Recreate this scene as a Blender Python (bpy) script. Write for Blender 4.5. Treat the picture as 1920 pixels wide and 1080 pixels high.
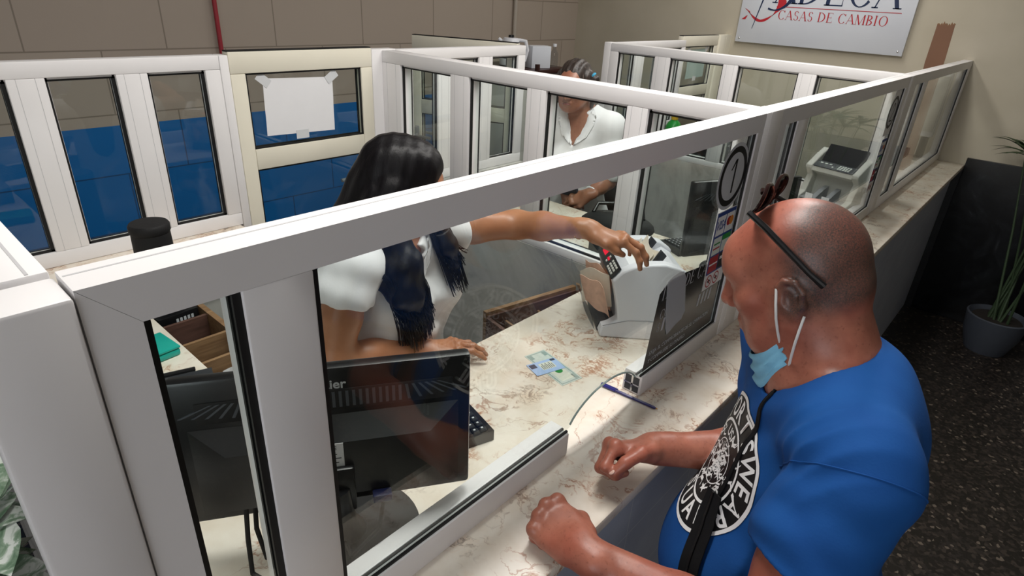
import bpy, bmesh, math, random
import numpy as np
from mathutils import Vector, Matrix
from mathutils.bvhtree import BVHTree
random.seed(7); rng = np.random.default_rng(7)
for o in list(bpy.data.objects): bpy.data.objects.remove(o)
SC = bpy.context.scene; COL = SC.collection
UP = 1.05          # height of the counter top above the floor; heights below are measured from the counter top

# ---------------------------------------------------------------- camera
cd = bpy.data.cameras.new('camera'); cam = bpy.data.objects.new('camera', cd); COL.objects.link(cam)
cd.sensor_width = 36; cd.lens = 1132.66/1920*36; cd.clip_start = .02
R = ((0.6691765527608452, -0.7413411414822029, 0.051147367292649876),
     (-0.29468413483622985, -0.32792448273631664, -0.8975671530854602),
     (0.6821759317880751, 0.5855585756933085, -0.4379008478195624))
m = Matrix(((R[0][0], -R[1][0], -R[2][0], -0.0924), (R[0][1], -R[1][1], -R[2][1], -0.5401),
            (R[0][2], -R[1][2], -R[2][2], 0.858+UP), (0, 0, 0, 1)))
cam.matrix_world = m; SC.camera = cam

# ---------------------------------------------------------------- world, exposure
w = bpy.data.worlds.new('world'); SC.world = w; w.use_nodes = True
w.node_tree.nodes['Background'].inputs[0].default_value = (.8, .85, .9, 1)
w.node_tree.nodes['Background'].inputs[1].default_value = .3
SC.view_settings.view_transform = 'Standard'; SC.view_settings.look = 'None'
SC.view_settings.exposure = -0.10; SC.view_settings.gamma = 1; SC.view_settings.use_curve_mapping = False

# ---------------------------------------------------------------- room lights and an added fill (their fixtures are built further down)
def area(name, loc, size, sy, power, col, rot=(0, 0, 0)):
    l = bpy.data.lights.new(name, 'AREA'); l.shape = 'RECTANGLE'; l.size = size; l.size_y = sy; l.energy = power; l.color = col
    o = bpy.data.objects.new(name, l); COL.objects.link(o); o.location = (loc[0], loc[1], loc[2]+UP); o.rotation_euler = rot
    return o
CEIL = 2.05
LAMPS = [(0.75, 0.20, 33), (2.35, 0.36, 29), (3.95, 1.05, 20)]     # over the tellers
for x, y, p in LAMPS: area('tube_light', (x, y, CEIL-.075), 1.15, .22, p, (1, .97, .93))
area('tube_light', (-0.9, -1.9, CEIL-.075), 1.15, .22, 6, (1, .96, .92))        # customer side
area('left_fill', (-2.42, -1.2, .75), 1.5, 1.3, 17, (.97, .97, 1), (0, math.radians(-90), 0))  # fill light from the left, added with the unseen window below

# ---------------------------------------------------------------- materials
def lin(c):
    if isinstance(c, str): c = tuple(int(c[i:i+2], 16)/255 for i in (1, 3, 5))
    return tuple(x/12.92 if x <= .04045 else ((x+.055)/1.055)**2.4 for x in c)
class N:
    def __init__(s, name):
        s.m = bpy.data.materials.new(name); s.m.use_nodes = True; s.t = s.m.node_tree; s.n = s.t.nodes; s.l = s.t.links
        s.b = s.n['Principled BSDF']; s.out = s.n['Material Output']
    def add(s, typ, **k):
        x = s.n.new(typ)
        for a, v in k.items():
            if a in x.inputs: x.inputs[a].default_value = v
            else: setattr(x, a, v)
        return x
    def link(s, a, b): s.l.new(a, b)
    def coord(s): return s.add('ShaderNodeTexCoord').outputs['Object']
    def noise(s, scale, detail=3, rough=.5, vec=None, dist=0):
        x = s.add('ShaderNodeTexNoise'); x.inputs['Scale'].default_value = scale; x.inputs['Detail'].default_value = detail
        x.inputs['Roughness'].default_value = rough; x.inputs['Distortion'].default_value = dist
        s.link(vec if vec is not None else s.coord(), x.inputs['Vector']); return x
    def ramp(s, fac, stops, interp='LINEAR'):
        r = s.add('ShaderNodeValToRGB'); r.color_ramp.interpolation = interp
        e = r.color_ramp.elements
        while len(e) < len(stops): e.new(.5)
        for i, (p, c) in enumerate(stops):
            e[i].position = p; e[i].color = (*lin(c), 1) if not isinstance(c, float) else (c, c, c, 1)
        s.link(fac, r.inputs[0]); return r.outputs[0]
    def mix(s, f, a, b, mode='MIX'):
        x = s.add('ShaderNodeMix', data_type='RGBA', blend_type=mode)
        for i, v in ((0, f), (6, a), (7, b)):
            if hasattr(v, 'links'): s.link(v, x.inputs[i])
            else: x.inputs[i].default_value = v if i == 0 else (*lin(v), 1)
        return x.outputs[2]
    def bump(s, h, strength=.2, dist=.01):
        b = s.add('ShaderNodeBump'); b.inputs['Strength'].default_value = strength; b.inputs['Distance'].default_value = dist
        s.link(h, b.inputs['Height']); s.link(b.outputs[0], s.b.inputs['Normal'])
    def set(s, col=None, rough=.5, metal=0, spec=None, **k):
        if col is not None:
            if hasattr(col, 'links'): s.link(col, s.b.inputs['Base Color'])
            else: s.b.inputs['Base Color'].default_value = (*lin(col), 1)
        s.b.inputs['Roughness'].default_value = rough; s.b.inputs['Metallic'].default_value = metal
        if spec is not None: s.b.inputs['Specular IOR Level'].default_value = spec
        for a, v in k.items(): s.b.inputs[a.replace('_', ' ')].default_value = v
        return s
M = {}
def simple(name, col, rough=.5, metal=0, var=.05, scale=30, bump=0, **k):
    a = N(name); c = lin(col)
    f = a.noise(scale)
    d = tuple(max(0, x*(1-var)) for x in c); u = tuple(min(1, x*(1+var)) for x in c)
    mx = a.add('ShaderNodeMix', data_type='RGBA'); a.link(f.outputs[0], mx.inputs[0])
    mx.inputs[6].default_value = (*d, 1); mx.inputs[7].default_value = (*u, 1)
    a.set(mx.outputs[2], rough, metal, **k)
    if bump: a.bump(f.outputs[0], bump, .003)
    M[name] = a.m; return a.m
simple('white_paint', '#ebe9e9', .38, 0, .03, 8)
simple('cream_paint', '#e4dfce', .42, 0, .04, 6)
simple('black_rubber', '#0b0b0c', .6)
simple('black_plastic', '#0d0e11', .32, 0, .1, 60)
simple('black_matte', '#0a0a0c', .7, 0, .15, 90, .2)
simple('dark_grey_plastic', '#2c3036', .45)
simple('grey_plastic', '#8f9296', .4)
simple('light_grey_plastic', '#c4c4bd', .45)
simple('white_plastic', '#e6e8ee', .3, 0, .02)
simple('vent_grey', '#4b4f56', .5)
simple('screen_grey', '#3a3d44', .2)
simple('silver', '#b9bbbd', .25, 1)
simple('gold', '#c99a3f', .25, 1)
simple('steel', '#d8d8d8', .3, 1)
simple('red_paint', '#a5303c', .4)
simple('pipe_white', '#b7aea2', .5)
simple('teal_plastic', '#14a89a', .4)
simple('paper', '#e6e6e8', .8, 0, .03, 14)
simple('green_paper', '#a9bdb6', .8, 0, .05, 14)
simple('cream_paper', '#e6dccb', .8, 0, .12, 60)
simple('orange_note', '#e3b9a2', .8, 0, .30, 60)
simple('blue_pen', '#23236e', .3)
simple('blue_ink', '#2b2c86', .25, 0, .05)
simple('card_blue', '#a9c4ea', .4, 0, .12, 60)
simple('ink_dark', '#39465a', .6)
simple('ink_black', '#0b0c10', .5)
simple('ink_white', '#f0f0f0', .5)
simple('ink_grey', '#c9ccd0', .6)
simple('ink_red', '#b3202c', .5)
simple('ink_blue', '#1d3f8a', .5)
simple('plug_blue', '#141d4c', .5)
simple('ink_navy', '#12264a', .5)
simple('ink_orange', '#e38a24', .5)
simple('ink_green', '#1f8a3c', .5)
simple('ink_pale', '#dfe6df', .5)
simple('note_green', '#c3cfc8', .8, 0, .18, 120)
simple('note_pale', '#d8dccd', .8, 0, .1, 80)
simple('note_dark', '#8ba29d', .8, 0, .3, 150)
simple('bottle_green', '#1f9a3a', .35)
simple('cap_yellow', '#e8b628', .4)
simple('blue_mask', '#7fbfe0', .75, 0, .06, 80, .3)
simple('white_cord', '#dcdcda', .7)
simple('lens_dark', '#150b0d', .08)
simple('tortoise', '#23100f', .12, 0, .5, 60)
simple('dark_wood', '#351a16', .4, 0, .25, 18)
simple('cardboard_edge', '#8a6a4c', .85, 0, .3, 200)
simple('soil', '#1d1712', .95)
simple('pot_white', '#41464f', .5)
simple('groove_grey', '#c2c2c4', .5)
simple('stem_green', '#33452c', .6)
simple('leaf_dark', '#26391f', .45, 0, .35, 12)
simple('chair_black', '#101218', .55, 0, .2, 50)
simple('trouser_dark', '#1b1d26', .85, 0, .2, 60)
simple('skirt_navy', '#1c2638', .85, 0, .2, 60)
simple('shoe_black', '#0c0c0d', .4)
simple('ceiling_paint', '#d9d6cf', .9)
simple('eye_white', '#e3ddd6', .2); simple('iris_brown', '#2a1812', .15)
simple('nail', '#c9a596', .3)
simple('lip', '#8e4f49', .45)
simple('scrunchie', '#3f9fc4', .7)
def emit(name, col, s):
    a = N(name); a.set(col, .5); a.b.inputs['Emission Color'].default_value = (*lin(col), 1); a.b.inputs['Emission Strength'].default_value = s; M[name] = a.m
emit('tube_glow', '#fff8ee', 3.0); emit('fill_glow', '#eef4ff', 2.2); emit('red_led', '#d01030', .8)
# glass: thin clear sheet, greenish at the rim
def glass(name, tint, lo=.04, dust=.0):
    a = N(name); a.n.remove(a.b)
    tr = a.add('ShaderNodeBsdfTransparent'); tr.inputs[0].default_value = (*tint, 1)
    gl = a.add('ShaderNodeBsdfGlossy'); gl.inputs['Roughness'].default_value = .0; gl.inputs[0].default_value = (1, 1, 1, 1)
    fr = a.add('ShaderNodeFresnel'); ge = a.add('ShaderNodeNewGeometry')      # same reflection from both sides of the sheet
    mr = a.add('ShaderNodeMapRange'); mr.inputs['To Min'].default_value = 1.38; mr.inputs['To Max'].default_value = 1/1.38
    a.link(ge.outputs['Backfacing'], mr.inputs['Value']); a.link(mr.outputs[0], fr.inputs['IOR'])
    mx = a.add('ShaderNodeMixShader'); a.link(fr.outputs[0], mx.inputs[0]); a.link(tr.outputs[0], mx.inputs[1]); a.link(gl.outputs[0], mx.inputs[2])
    last = mx.outputs[0]
    if dust:
        df = a.add('ShaderNodeBsdfDiffuse'); df.inputs[0].default_value = (.7, .72, .72, 1)
        n = a.noise(5, 5, .6, dist=1.2)
        f = a.ramp(n.outputs[0], [(.52, 0.0), (.72, dust)])
        m2 = a.add('ShaderNodeMixShader'); a.link(f, m2.inputs[0]); a.link(last, m2.inputs[1]); a.link(df.outputs[0], m2.inputs[2]); last = m2.outputs[0]
    a.link(last, a.out.inputs[0]); M[name] = a.m
glass('clear_glass', (.94, .97, .96), dust=.022)
glass('clear_plastic', (.86, .88, .9), dust=.02)
simple('tape', '#d3d5d7', .3)
a = N('thin_paper'); a.set('#eceef0', .8); tl = a.add('ShaderNodeBsdfTranslucent'); tl.inputs[0].default_value = (.85, .87, .88, 1)
mx = a.add('ShaderNodeMixShader'); mx.inputs[0].default_value = .55; a.link(a.b.outputs[0], mx.inputs[1]); a.link(tl.outputs[0], mx.inputs[2]); a.link(mx.outputs[0], a.out.inputs[0]); M['thin_paper'] = a.m
a = N('glass_edge'); a.set('#8fa3a2', .1); M['glass_edge'] = a.m
a = N('dark_film'); a.n.remove(a.b)       # dark see-through sticker film
tr = a.add('ShaderNodeBsdfTransparent'); tr.inputs[0].default_value = (.45, .45, .46, 1)
df = a.add('ShaderNodeBsdfPrincipled'); df.inputs['Base Color'].default_value = (*lin('#2b2c2d'), 1); df.inputs['Roughness'].default_value = .15
mx = a.add('ShaderNodeMixShader'); mx.inputs[0].default_value = .86; a.link(tr.outputs[0], mx.inputs[1]); a.link(df.outputs[0], mx.inputs[2]); a.link(mx.outputs[0], a.out.inputs[0]); M['dark_film'] = a.m
# cream marble with rusty veins
def marble(name, base, base2, vein, amount):
    a = N(name); co = a.coord()
    wn = a.noise(9, 5, .6)
    off = a.add('ShaderNodeVectorMath', operation='SCALE'); a.link(wn.outputs['Color'], off.inputs[0]); off.inputs['Scale'].default_value = .10
    ad = a.add('ShaderNodeVectorMath', operation='ADD'); a.link(co, ad.inputs[0]); a.link(off.outputs[0], ad.inputs[1])
    def veins(scale, width, dist, detail=4):       # wandering hairlines where a noise crosses its middle
        n = a.noise(scale, detail, .55, ad.outputs[0], dist)
        q = a.add('ShaderNodeMath', operation='SUBTRACT'); a.link(n.outputs[0], q.inputs[0]); q.inputs[1].default_value = .5
        b = a.add('ShaderNodeMath', operation='ABSOLUTE'); a.link(q.outputs[0], b.inputs[0])
        return a.ramp(b.outputs[0], [(0, 1.0), (width*.45, .75), (width, 0.0)])
    def mul(x, y, k=1):
        q = a.add('ShaderNodeMath', operation='MULTIPLY'); a.link(x, q.inputs[0])
        if hasattr(y, 'links'): a.link(y, q.inputs[1])
        else: q.inputs[1].default_value = y
        return q.outputs[0]
    msk = a.ramp(a.noise(6, 3, .6).outputs[0], [(.44, 0.0), (.60, 1.0)]); msk2 = a.ramp(a.noise(8.5, 4, .6, dist=.6).outputs[0], [(.50, 0.0), (.62, 1.0)])
    f1 = mul(mul(veins(6.5, .014, 1.2), msk), amount*.8); f2 = mul(mul(veins(15, .030, 1.6, 5), msk2), amount)
    patch = a.ramp(a.noise(14, 4, .55).outputs[0], [(.35, base2), (.62, base)])
    tint = a.ramp(a.noise(4, 2).outputs[0], [(.46, vein), (.62, '#8b7d70')])
    halo = mul(mul(veins(15, .11, 1.6, 5), msk2), .30)
    c = a.mix(halo, patch, '#d9b18c'); c = a.mix(f1, c, tint); c = a.mix(f2, c, tint)
    a.set(c, .34); M[name] = a.m
marble('marble', '#eee6d9', '#e3d7c6', '#a5653a', .9)
# back wall: cream blocks above a blue dado, split by height
a = N('block_wall'); co = a.coord(); sp = a.add('ShaderNodeSeparateXYZ'); a.link(co, sp.inputs[0])
cb = a.add('ShaderNodeCombineXYZ'); a.link(sp.outputs[0], cb.inputs[0]); a.link(sp.outputs[2], cb.inputs[1])
br = a.add('ShaderNodeTexBrick'); a.link(cb.outputs[0], br.inputs['Vector'])
br.inputs['Scale'].default_value = 1; br.inputs['Brick Width'].default_value = .62; br.inputs['Row Height'].default_value = .31
br.inputs['Mortar Size'].default_value = .004; br.inputs['Mortar Smooth'].default_value = .3; br.inputs['Bias'].default_value = 0
br.inputs['Color1'].default_value = (*lin('#b4a79a'), 1); br.inputs['Color2'].default_value = (*lin('#b0a295'), 1); br.inputs['Mortar'].default_value = (*lin('#8b8073'), 1)
cut = a.add('ShaderNodeMath', operation='GREATER_THAN'); a.link(sp.outputs[2], cut.inputs[0]); cut.inputs[1].default_value = 1.185
br2 = a.add('ShaderNodeTexBrick'); a.link(cb.outputs[0], br2.inputs['Vector'])
for k, v in (('Scale', 1), ('Brick Width', .62), ('Row Height', .31), ('Mortar Size', .004), ('Mortar Smooth', .3)): br2.inputs[k].default_value = v
br2.inputs['Color1'].default_value = (*lin('#006bb4'), 1); br2.inputs['Color2'].default_value = (*lin('#0066ac'), 1); br2.inputs['Mortar'].default_value = (*lin('#0a4577'), 1)
c = a.mix(cut.outputs[0], br2.outputs[0], br.outputs[0]); a.set(c, .55); a.bump(br.outputs['Fac'], -.25, .004); M['block_wall'] = a.m
a = N('plaster_wall'); n = a.noise(3, 4); a.set(a.ramp(n.outputs[0], [(.3, '#b8b09d'), (.7, '#c2baa8')]), .7); M['plaster_wall'] = a.m
a = N('grey_wall'); n = a.noise(2.2, 6, .65, dist=1.5); n2 = a.noise(14, 5, .7, dist=3)       # scuffed grey divider
c1 = a.ramp(n.outputs[0], [(.30, '#8a8a86'), (.48, '#b9b8b3'), (.7, '#cccac5')]); f = a.ramp(n2.outputs[0], [(.6, 0.0), (.72, .35)])
a.set(a.mix(f, c1, '#d0cec9'), .6); M['grey_wall'] = a.m
a = N('black_marble'); n = a.noise(4, 6, .7, dist=2.5); a.set(a.ramp(n.outputs[0], [(.45, '#0b0c0e'), (.62, '#191b1e'), (.78, '#3a3d42')]), .3); M['black_marble'] = a.m
a = N('terrazzo'); v = a.add('ShaderNodeTexVoronoi'); v.inputs['Scale'].default_value = 75; a.link(a.coord(), v.inputs['Vector'])
sep = a.add('ShaderNodeSeparateColor'); a.link(v.outputs['Color'], sep.inputs[0])
a.set(a.ramp(sep.outputs[0], [(0, '#1d1a17'), (.5, '#2c2724'), (.8, '#3b342f'), (.96, '#6a6056')], 'CONSTANT'), .45); M['terrazzo'] = a.m
a = N('grey_tile'); co = a.coord(); sp = a.add('ShaderNodeSeparateXYZ'); a.link(co, sp.inputs[0]); cb = a.add('ShaderNodeCombineXYZ')
a.link(sp.outputs[0], cb.inputs[0]); a.link(sp.outputs[2], cb.inputs[1]); br = a.add('ShaderNodeTexBrick', offset=0); a.link(cb.outputs[0], br.inputs['Vector'])
for k, v in (('Scale', 1), ('Brick Width', .31), ('Row Height', .205), ('Mortar Size', .0016), ('Mortar Smooth', .2)): br.inputs[k].default_value = v
tn = a.noise(5, 5, .6); tc = a.ramp(tn.outputs[0], [(.3, '#b4bacb'), (.7, '#c6ccd9')])
a.link(tc, br.inputs['Color1']); a.link(tc, br.inputs['Color2']); br.inputs['Mortar'].default_value = (*lin('#dcdfe4'), 1)
a.set(br.outputs[0], .3); M['grey_tile'] = a.m
a = N('oak'); mp = a.add('ShaderNodeMapping'); mp.inputs['Scale'].default_value = (4, 40, 40); a.link(a.coord(), mp.inputs[0]); n = a.noise(2, 4, .6, mp.outputs[0])
a.set(a.ramp(n.outputs[0], [(.3, '#7a5a3d'), (.7, '#a2805c')]), .55); M['oak'] = a.m
a = N('brown_wood'); mp = a.add('ShaderNodeMapping'); mp.inputs['Scale'].default_value = (4, 40, 40); a.link(a.coord(), mp.inputs[0]); n = a.noise(2, 4, .6, mp.outputs[0])
a.set(a.ramp(n.outputs[0], [(.3, '#4a332c'), (.7, '#6b4c42')]), .55); M['brown_wood'] = a.m
a = N('cardboard'); wv = a.add('ShaderNodeTexWave', bands_direction='X'); wv.inputs['Scale'].default_value = 28; wv.inputs['Distortion'].default_value = .6; a.link(a.coord(), wv.inputs[0])
a.set(a.ramp(wv.outputs[0], [(.2, '#7d5c49'), (.8, '#a07a60')]), .9); a.bump(wv.outputs[0], .3, .003); M['cardboard'] = a.m
a = N('sign_panel'); n = a.noise(2, 2); a.set(a.ramp(n.outputs[0], [(.3, '#cfd3dc'), (.7, '#d9dde4')]), .35); M['sign_panel'] = a.m
a = N('variegated'); n = a.noise(22, 4, .6, dist=1); a.set(a.ramp(n.outputs[0], [(.40, '#6d8a70'), (.50, '#9fb39e'), (.57, '#eef1ec')]), .5); M['variegated'] = a.m
def skin(name, lo, hi, spot, red, amt=.5, rough=.42, sc=1.0):
    a = N(name); n = a.noise(26*sc, 5, .6); n2 = a.noise(150*sc, 3, .6); n3 = a.noise(7*sc, 3, .5)
    c = a.ramp(n.outputs[0], [(.3, lo), (.7, hi)])
    c = a.mix(a.ramp(n3.outputs[0], [(.42, 0.0), (.68, .55)]), c, red)
    c = a.mix(a.ramp(n2.outputs[0], [(.58, 0.0), (.72, amt)]), c, spot)
    at = a.add('ShaderNodeAttribute', attribute_name='stubble')
    sn = a.noise(420, 2, .7); sm = a.add('ShaderNodeMath', operation='MULTIPLY'); a.link(at.outputs['Fac'], sm.inputs[0])
    a.link(a.ramp(sn.outputs[0], [(.3, .55), (.65, 1.0)]), sm.inputs[1])
    c = a.mix(sm.outputs[0], c, '#3f3632')
    a.set(c, rough); a.b.inputs['Subsurface Weight'].default_value = .12; a.b.inputs['Subsurface Radius'].default_value = (.012, .005, .003); a.b.inputs['Subsurface Scale'].default_value = .5
    a.bump(n2.outputs[0], .12, .002); M[name] = a.m
skin('ruddy_skin', '#8d5443', '#a86a56', '#6b382b', '#a4503f', .5)
skin('brown_skin', '#a5704f', '#b57f5e', '#8f5d42', '#a46a4c', .12)
skin('tan_skin', '#8e5f49', '#a3725a', '#6d4433', '#8d5444', .4)
def cloth(name, lo, hi, weave=260, rough=.85):
    a = N(name); n = a.noise(9, 3); n2 = a.noise(weave, 2)
    a.set(a.ramp(n.outputs[0], [(.3, lo), (.7, hi)]), rough, spec=.25); a.bump(n2.outputs[0], .15, .0015); M[name] = a.m
cloth('blue_cotton', '#144a8e', '#185398'); cloth('white_cotton', '#e3e4e6', '#efeff0'); cloth('black_web', '#08080a', '#131316', 500)
a = N('black_hair'); mp = a.add('ShaderNodeMapping'); mp.inputs['Scale'].default_value = (1, 1, .06); a.link(a.coord(), mp.inputs[0]); n = a.noise(130, 3, .6, mp.outputs[0])
a.set(a.ramp(n.outputs[0], [(.3, '#050406'), (.75, '#100e12')]), .46, spec=.25); a.bump(n.outputs[0], .3, .003); M['black_hair'] = a.m
a = N('greying_hair'); mp = a.add('ShaderNodeMapping'); mp.inputs['Scale'].default_value = (1, 1, .15); a.link(a.coord(), mp.inputs[0]); n = a.noise(110, 3, .6, mp.outputs[0])
a.set(a.ramp(n.outputs[0], [(.3, '#191412'), (.62, '#3a302b'), (.8, '#7d716a')]), .45); a.bump(n.outputs[0], .5, .004); M['greying_hair'] = a.m

# ---------------------------------------------------------------- builders
class G:
    'collects shapes in world coordinates (heights from the counter top) and links them as one mesh object'
    def __init__(s, mtx=None): s.bm = bmesh.new(); s.m = mtx
    def _take(s, verts, mtx):
        if mtx is not None: bmesh.ops.transform(s.bm, matrix=mtx, verts=verts)
        if s.m is not None: bmesh.ops.transform(s.bm, matrix=s.m, verts=verts)
    def box(s, a, b, bev=0, mtx=None, seg=2):
        r = bmesh.ops.create_cube(s.bm, size=1); v = r['verts']
        c = [(a[i]+b[i])/2 for i in range(3)]; d = [max(abs(b[i]-a[i]), 1e-5) for i in range(3)]
        for x in v: x.co = Vector((c[0]+x.co.x*d[0], c[1]+x.co.y*d[1], c[2]+x.co.z*d[2]))
        if bev:
            e = list({e for x in v for e in x.link_edges})
            q = bmesh.ops.bevel(s.bm, geom=e, offset=min(bev, min(d)*.45), segments=seg, affect='EDGES', profile=.5)
            v = list({x for f in q['faces'] for x in f.verts} | {x for x in v if x.is_valid})
            # the bevel replaces every vertex of the cube: gather the whole island
            seen = set(v); st = list(v)
            while st:
                x = st.pop()
                for e in x.link_edges:
                    o = e.other_vert(x)
                    if o not in seen: seen.add(o); st.append(o)
            v = list(seen)
        s._take(v, mtx); return s
    def tube(s, pts, r, seg=10, caps=True, mtx=None, flat=None):
        pts = [Vector(p) for p in pts]; n = len(pts); rr = r if isinstance(r, (list, tuple)) else [r]*n
        rings = []; up = None; allv = []
        for i, p in enumerate(pts):
            t = (pts[min(i+1, n-1)]-pts[max(i-1, 0)]).normalized()
            if up is None:
                up = Vector((0, 0, 1)) if abs(t.z) < .9 else Vector((1, 0, 0))
                if flat is not None: up = Vector(flat)
            u = (up-t*up.dot(t)).normalized(); v = t.cross(u); up = u
            k = flat is not None
            ring = []
            for j in range(seg):
                an = 2*math.pi*j/seg
                ru = rr[i]*(0.22 if k else 1)
                ring.append(s.bm.verts.new(p+u*math.cos(an)*ru+v*math.sin(an)*rr[i]))
            rings.append(ring); allv += ring
        for i in range(n-1):
            for j in range(seg): s.bm.faces.new((rings[i][j], rings[i][(j+1) % seg], rings[i+1][(j+1) % seg], rings[i+1][j]))
        if caps: s.bm.faces.new(rings[0][::-1]); s.bm.faces.new(rings[-1])
        s._take(allv, mtx); return s
    def lathe(s, prof, c=(0, 0, 0), seg=28, mtx=None):
        rings = []; allv = []
        for r, z in prof:
            ring = [s.bm.verts.new((c[0]+max(r, 1e-4)*math.cos(2*math.pi*j/seg), c[1]+max(r, 1e-4)*math.sin(2*math.pi*j/seg), c[2]+z)) for j in range(seg)]
            rings.append(ring); allv += ring
        for i in range(len(rings)-1):
            for j in range(seg): s.bm.faces.new((rings[i][j], rings[i][(j+1) % seg], rings[i+1][(j+1) % seg], rings[i+1][j]))
        s.bm.faces.new(rings[0][::-1]); s.bm.faces.new(rings[-1])
        s._take(allv, mtx); return s
    def poly(s, pts, off, mtx=None):
        'solid prism: polygon pts swept by vector off'
        off = Vector(off); a = [s.bm.verts.new(p) for p in pts]; b = [s.bm.verts.new(Vector(p)+off) for p in pts]; n = len(pts)
        s.bm.faces.new(a[::-1]); s.bm.faces.new(b)
        for i in range(n): s.bm.faces.new((a[i], a[(i+1) % n], b[(i+1) % n], b[i]))
        s._take(a+b, mtx); return s
    def ball(s, c, r, seg=14, mtx=None):
        q = bmesh.ops.create_uvsphere(s.bm, u_segments=seg, v_segments=max(6, seg//2), radius=1)['verts']
        rr = r if isinstance(r, (tuple, list)) else (r, r, r)
        for x in q: x.co = Vector((c[0]+x.co.x*rr[0], c[1]+x.co.y*rr[1], c[2]+x.co.z*rr[2]))
        s._take(q, mtx); return s
    def grid(s, P, thick=0):
        'P: rows of points -> sheet; thickness through solidify-like doubling'
        h = len(P); w_ = len(P[0]); v = [[s.bm.verts.new(p) for p in row] for row in P]
        fs = [s.bm.faces.new((v[i][j], v[i][j+1], v[i+1][j+1], v[i+1][j])) for i in range(h-1) for j in range(w_-1)]
        allv = [x for r in v for x in r]
        if thick:
            bmesh.ops.recalc_face_normals(s.bm, faces=fs)
            q = bmesh.ops.solidify(s.bm, geom=fs, thickness=thick); allv += [x for x in q['geom'] if isinstance(x, bmesh.types.BMVert)]
        s._take(list(set(allv)), None); return s
    def text(s, string, size, mtx, depth=.0006, align='CENTER', font_bold=False, shear=0, squeeze=1):
        c = bpy.data.curves.new('t', 'FONT'); c.body = string; c.size = size; c.extrude = depth/2; c.align_x = align; c.align_y = 'CENTER'; c.shear = shear
        c.resolution_u = 3; c.offset = size*.018 if font_bold else 0
        o = bpy.data.objects.new('t', c); COL.objects.link(o); bpy.context.view_layer.update()
        me = bpy.data.meshes.new_from_object(o.evaluated_get(bpy.context.evaluated_depsgraph_get()))
        nb = len(s.bm.verts); s.bm.from_mesh(me); s.bm.verts.ensure_lookup_table(); v = s.bm.verts[nb:]
        if squeeze != 1: bmesh.ops.transform(s.bm, matrix=Matrix.Diagonal((squeeze, 1, 1, 1)), verts=v)
        s._take(v, mtx); bpy.data.objects.remove(o); bpy.data.curves.remove(c); bpy.data.meshes.remove(me); return s
    def build(s, name, mat, root=None, smooth=True, angle=35):
        bmesh.ops.recalc_face_normals(s.bm, faces=s.bm.faces)
        loc = Vector(root_loc(root)) if root else Vector((0, 0, 0))
        bmesh.ops.translate(s.bm, vec=-loc, verts=s.bm.verts)
        me = bpy.data.meshes.new(name); s.bm.to_mesh(me); s.bm.free()
        return link_mesh(name, me, mat, root, smooth, angle)
def root_loc(o):
    v = Vector((0, 0, 0))
    while o: v = v+o.location; o = o.parent
    return v
def link_mesh(name, me, mat, root, smooth=True, angle=35):
    for x in (mat if isinstance(mat, (list, tuple)) else [mat]): me.materials.append(M[x])
    if smooth and len(me.polygons):
        me.polygons.foreach_set('use_smooth', [True]*len(me.polygons))
        if angle < 180: me.set_sharp_from_angle(angle=math.radians(angle))
    o = bpy.data.objects.new(name, me); COL.objects.link(o)
    if root: o.parent = root
    return o
def thing(name, label, cat, loc=(0, 0, 0), group=None):
    o = bpy.data.objects.new(name, None); COL.objects.link(o); o.location = loc; o.empty_display_size = .05
    o['label'] = label; o['category'] = cat
    if group: o['group'] = group
    return o
def solo(g, name, mat, label, cat, loc, group=None, smooth=True, angle=35):
    'a thing that is one mesh, its origin at loc'
    bmesh.ops.recalc_face_normals(g.bm, faces=g.bm.faces); bmesh.ops.translate(g.bm, vec=-Vector(loc), verts=g.bm.verts)
    me = bpy.data.meshes.new(name); g.bm.to_mesh(me); g.bm.free(); o = link_mesh(name, me, mat, None, smooth, angle); o.location = loc
    o['label'] = label; o['category'] = cat
    if group: o['group'] = group
    return o
def struct(g, name, mat, label=None):
    o = g.build(name, mat, None); o['kind'] = 'structure'
    if label: o['label'] = label
    return o
def frame_m(o, x, y, z): return Matrix(((x[0], y[0], z[0], o[0]), (x[1], y[1], z[1], o[1]), (x[2], y[2], z[2], o[2]), (0, 0, 0, 1)))
def rz(a, loc=(0, 0, 0)): return Matrix.Translation(loc) @ Matrix.Rotation(a, 4, 'Z')
def copy_tree(o, loc, label=None, parent=None):
    c = o.copy(); COL.objects.link(c)
    if parent: c.parent = parent
    else: c.location = loc
    if label: c['label'] = label
    for ch in list(o.children): copy_tree(ch, None, None, c)
    return c
# ================================================================ the room
XE = 4.85; YB = 3.1; XW = -2.5; YF = -4.2; FL = -UP
struct(G().box((XW-.1, YF-.1, FL-.1), (XE+.1, YB+.1, FL)), 'floor', 'terrazzo')
struct(G().box((XW-.1, YF-.1, CEIL), (XE+.1, YB+.1, CEIL+.1)), 'ceiling', 'ceiling_paint')
o = struct(G().box((XW, YB, FL), (XE, YB+.1, CEIL)), 'wall_back', 'block_wall', 'cream block wall above a blue painted lower half behind the cubicles')
o.data.transform(Matrix.Translation((0, 0, UP))); o.location.z -= UP
struct(G().box((XE, YF, FL), (XE+.1, YB, CEIL)), 'wall_right', 'plaster_wall', 'plain cream wall that carries the exchange office sign')
struct(G().box((XW-.1, YF, FL), (XW, YB, CEIL)), 'wall_left', 'plaster_wall')
struct(G().box((XW, YF-.1, FL), (XE, YF, CEIL)), 'wall_front', 'plaster_wall')
struct(G().box((XE-.022, YF, FL), (XE-.0005, -.157, .047), .003).box((XE-.0225, -.157, FL), (XE-.0006, -.1155, -.031)), 'trim_1', 'black_marble', 'black marble wainscot on the right wall')
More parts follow.
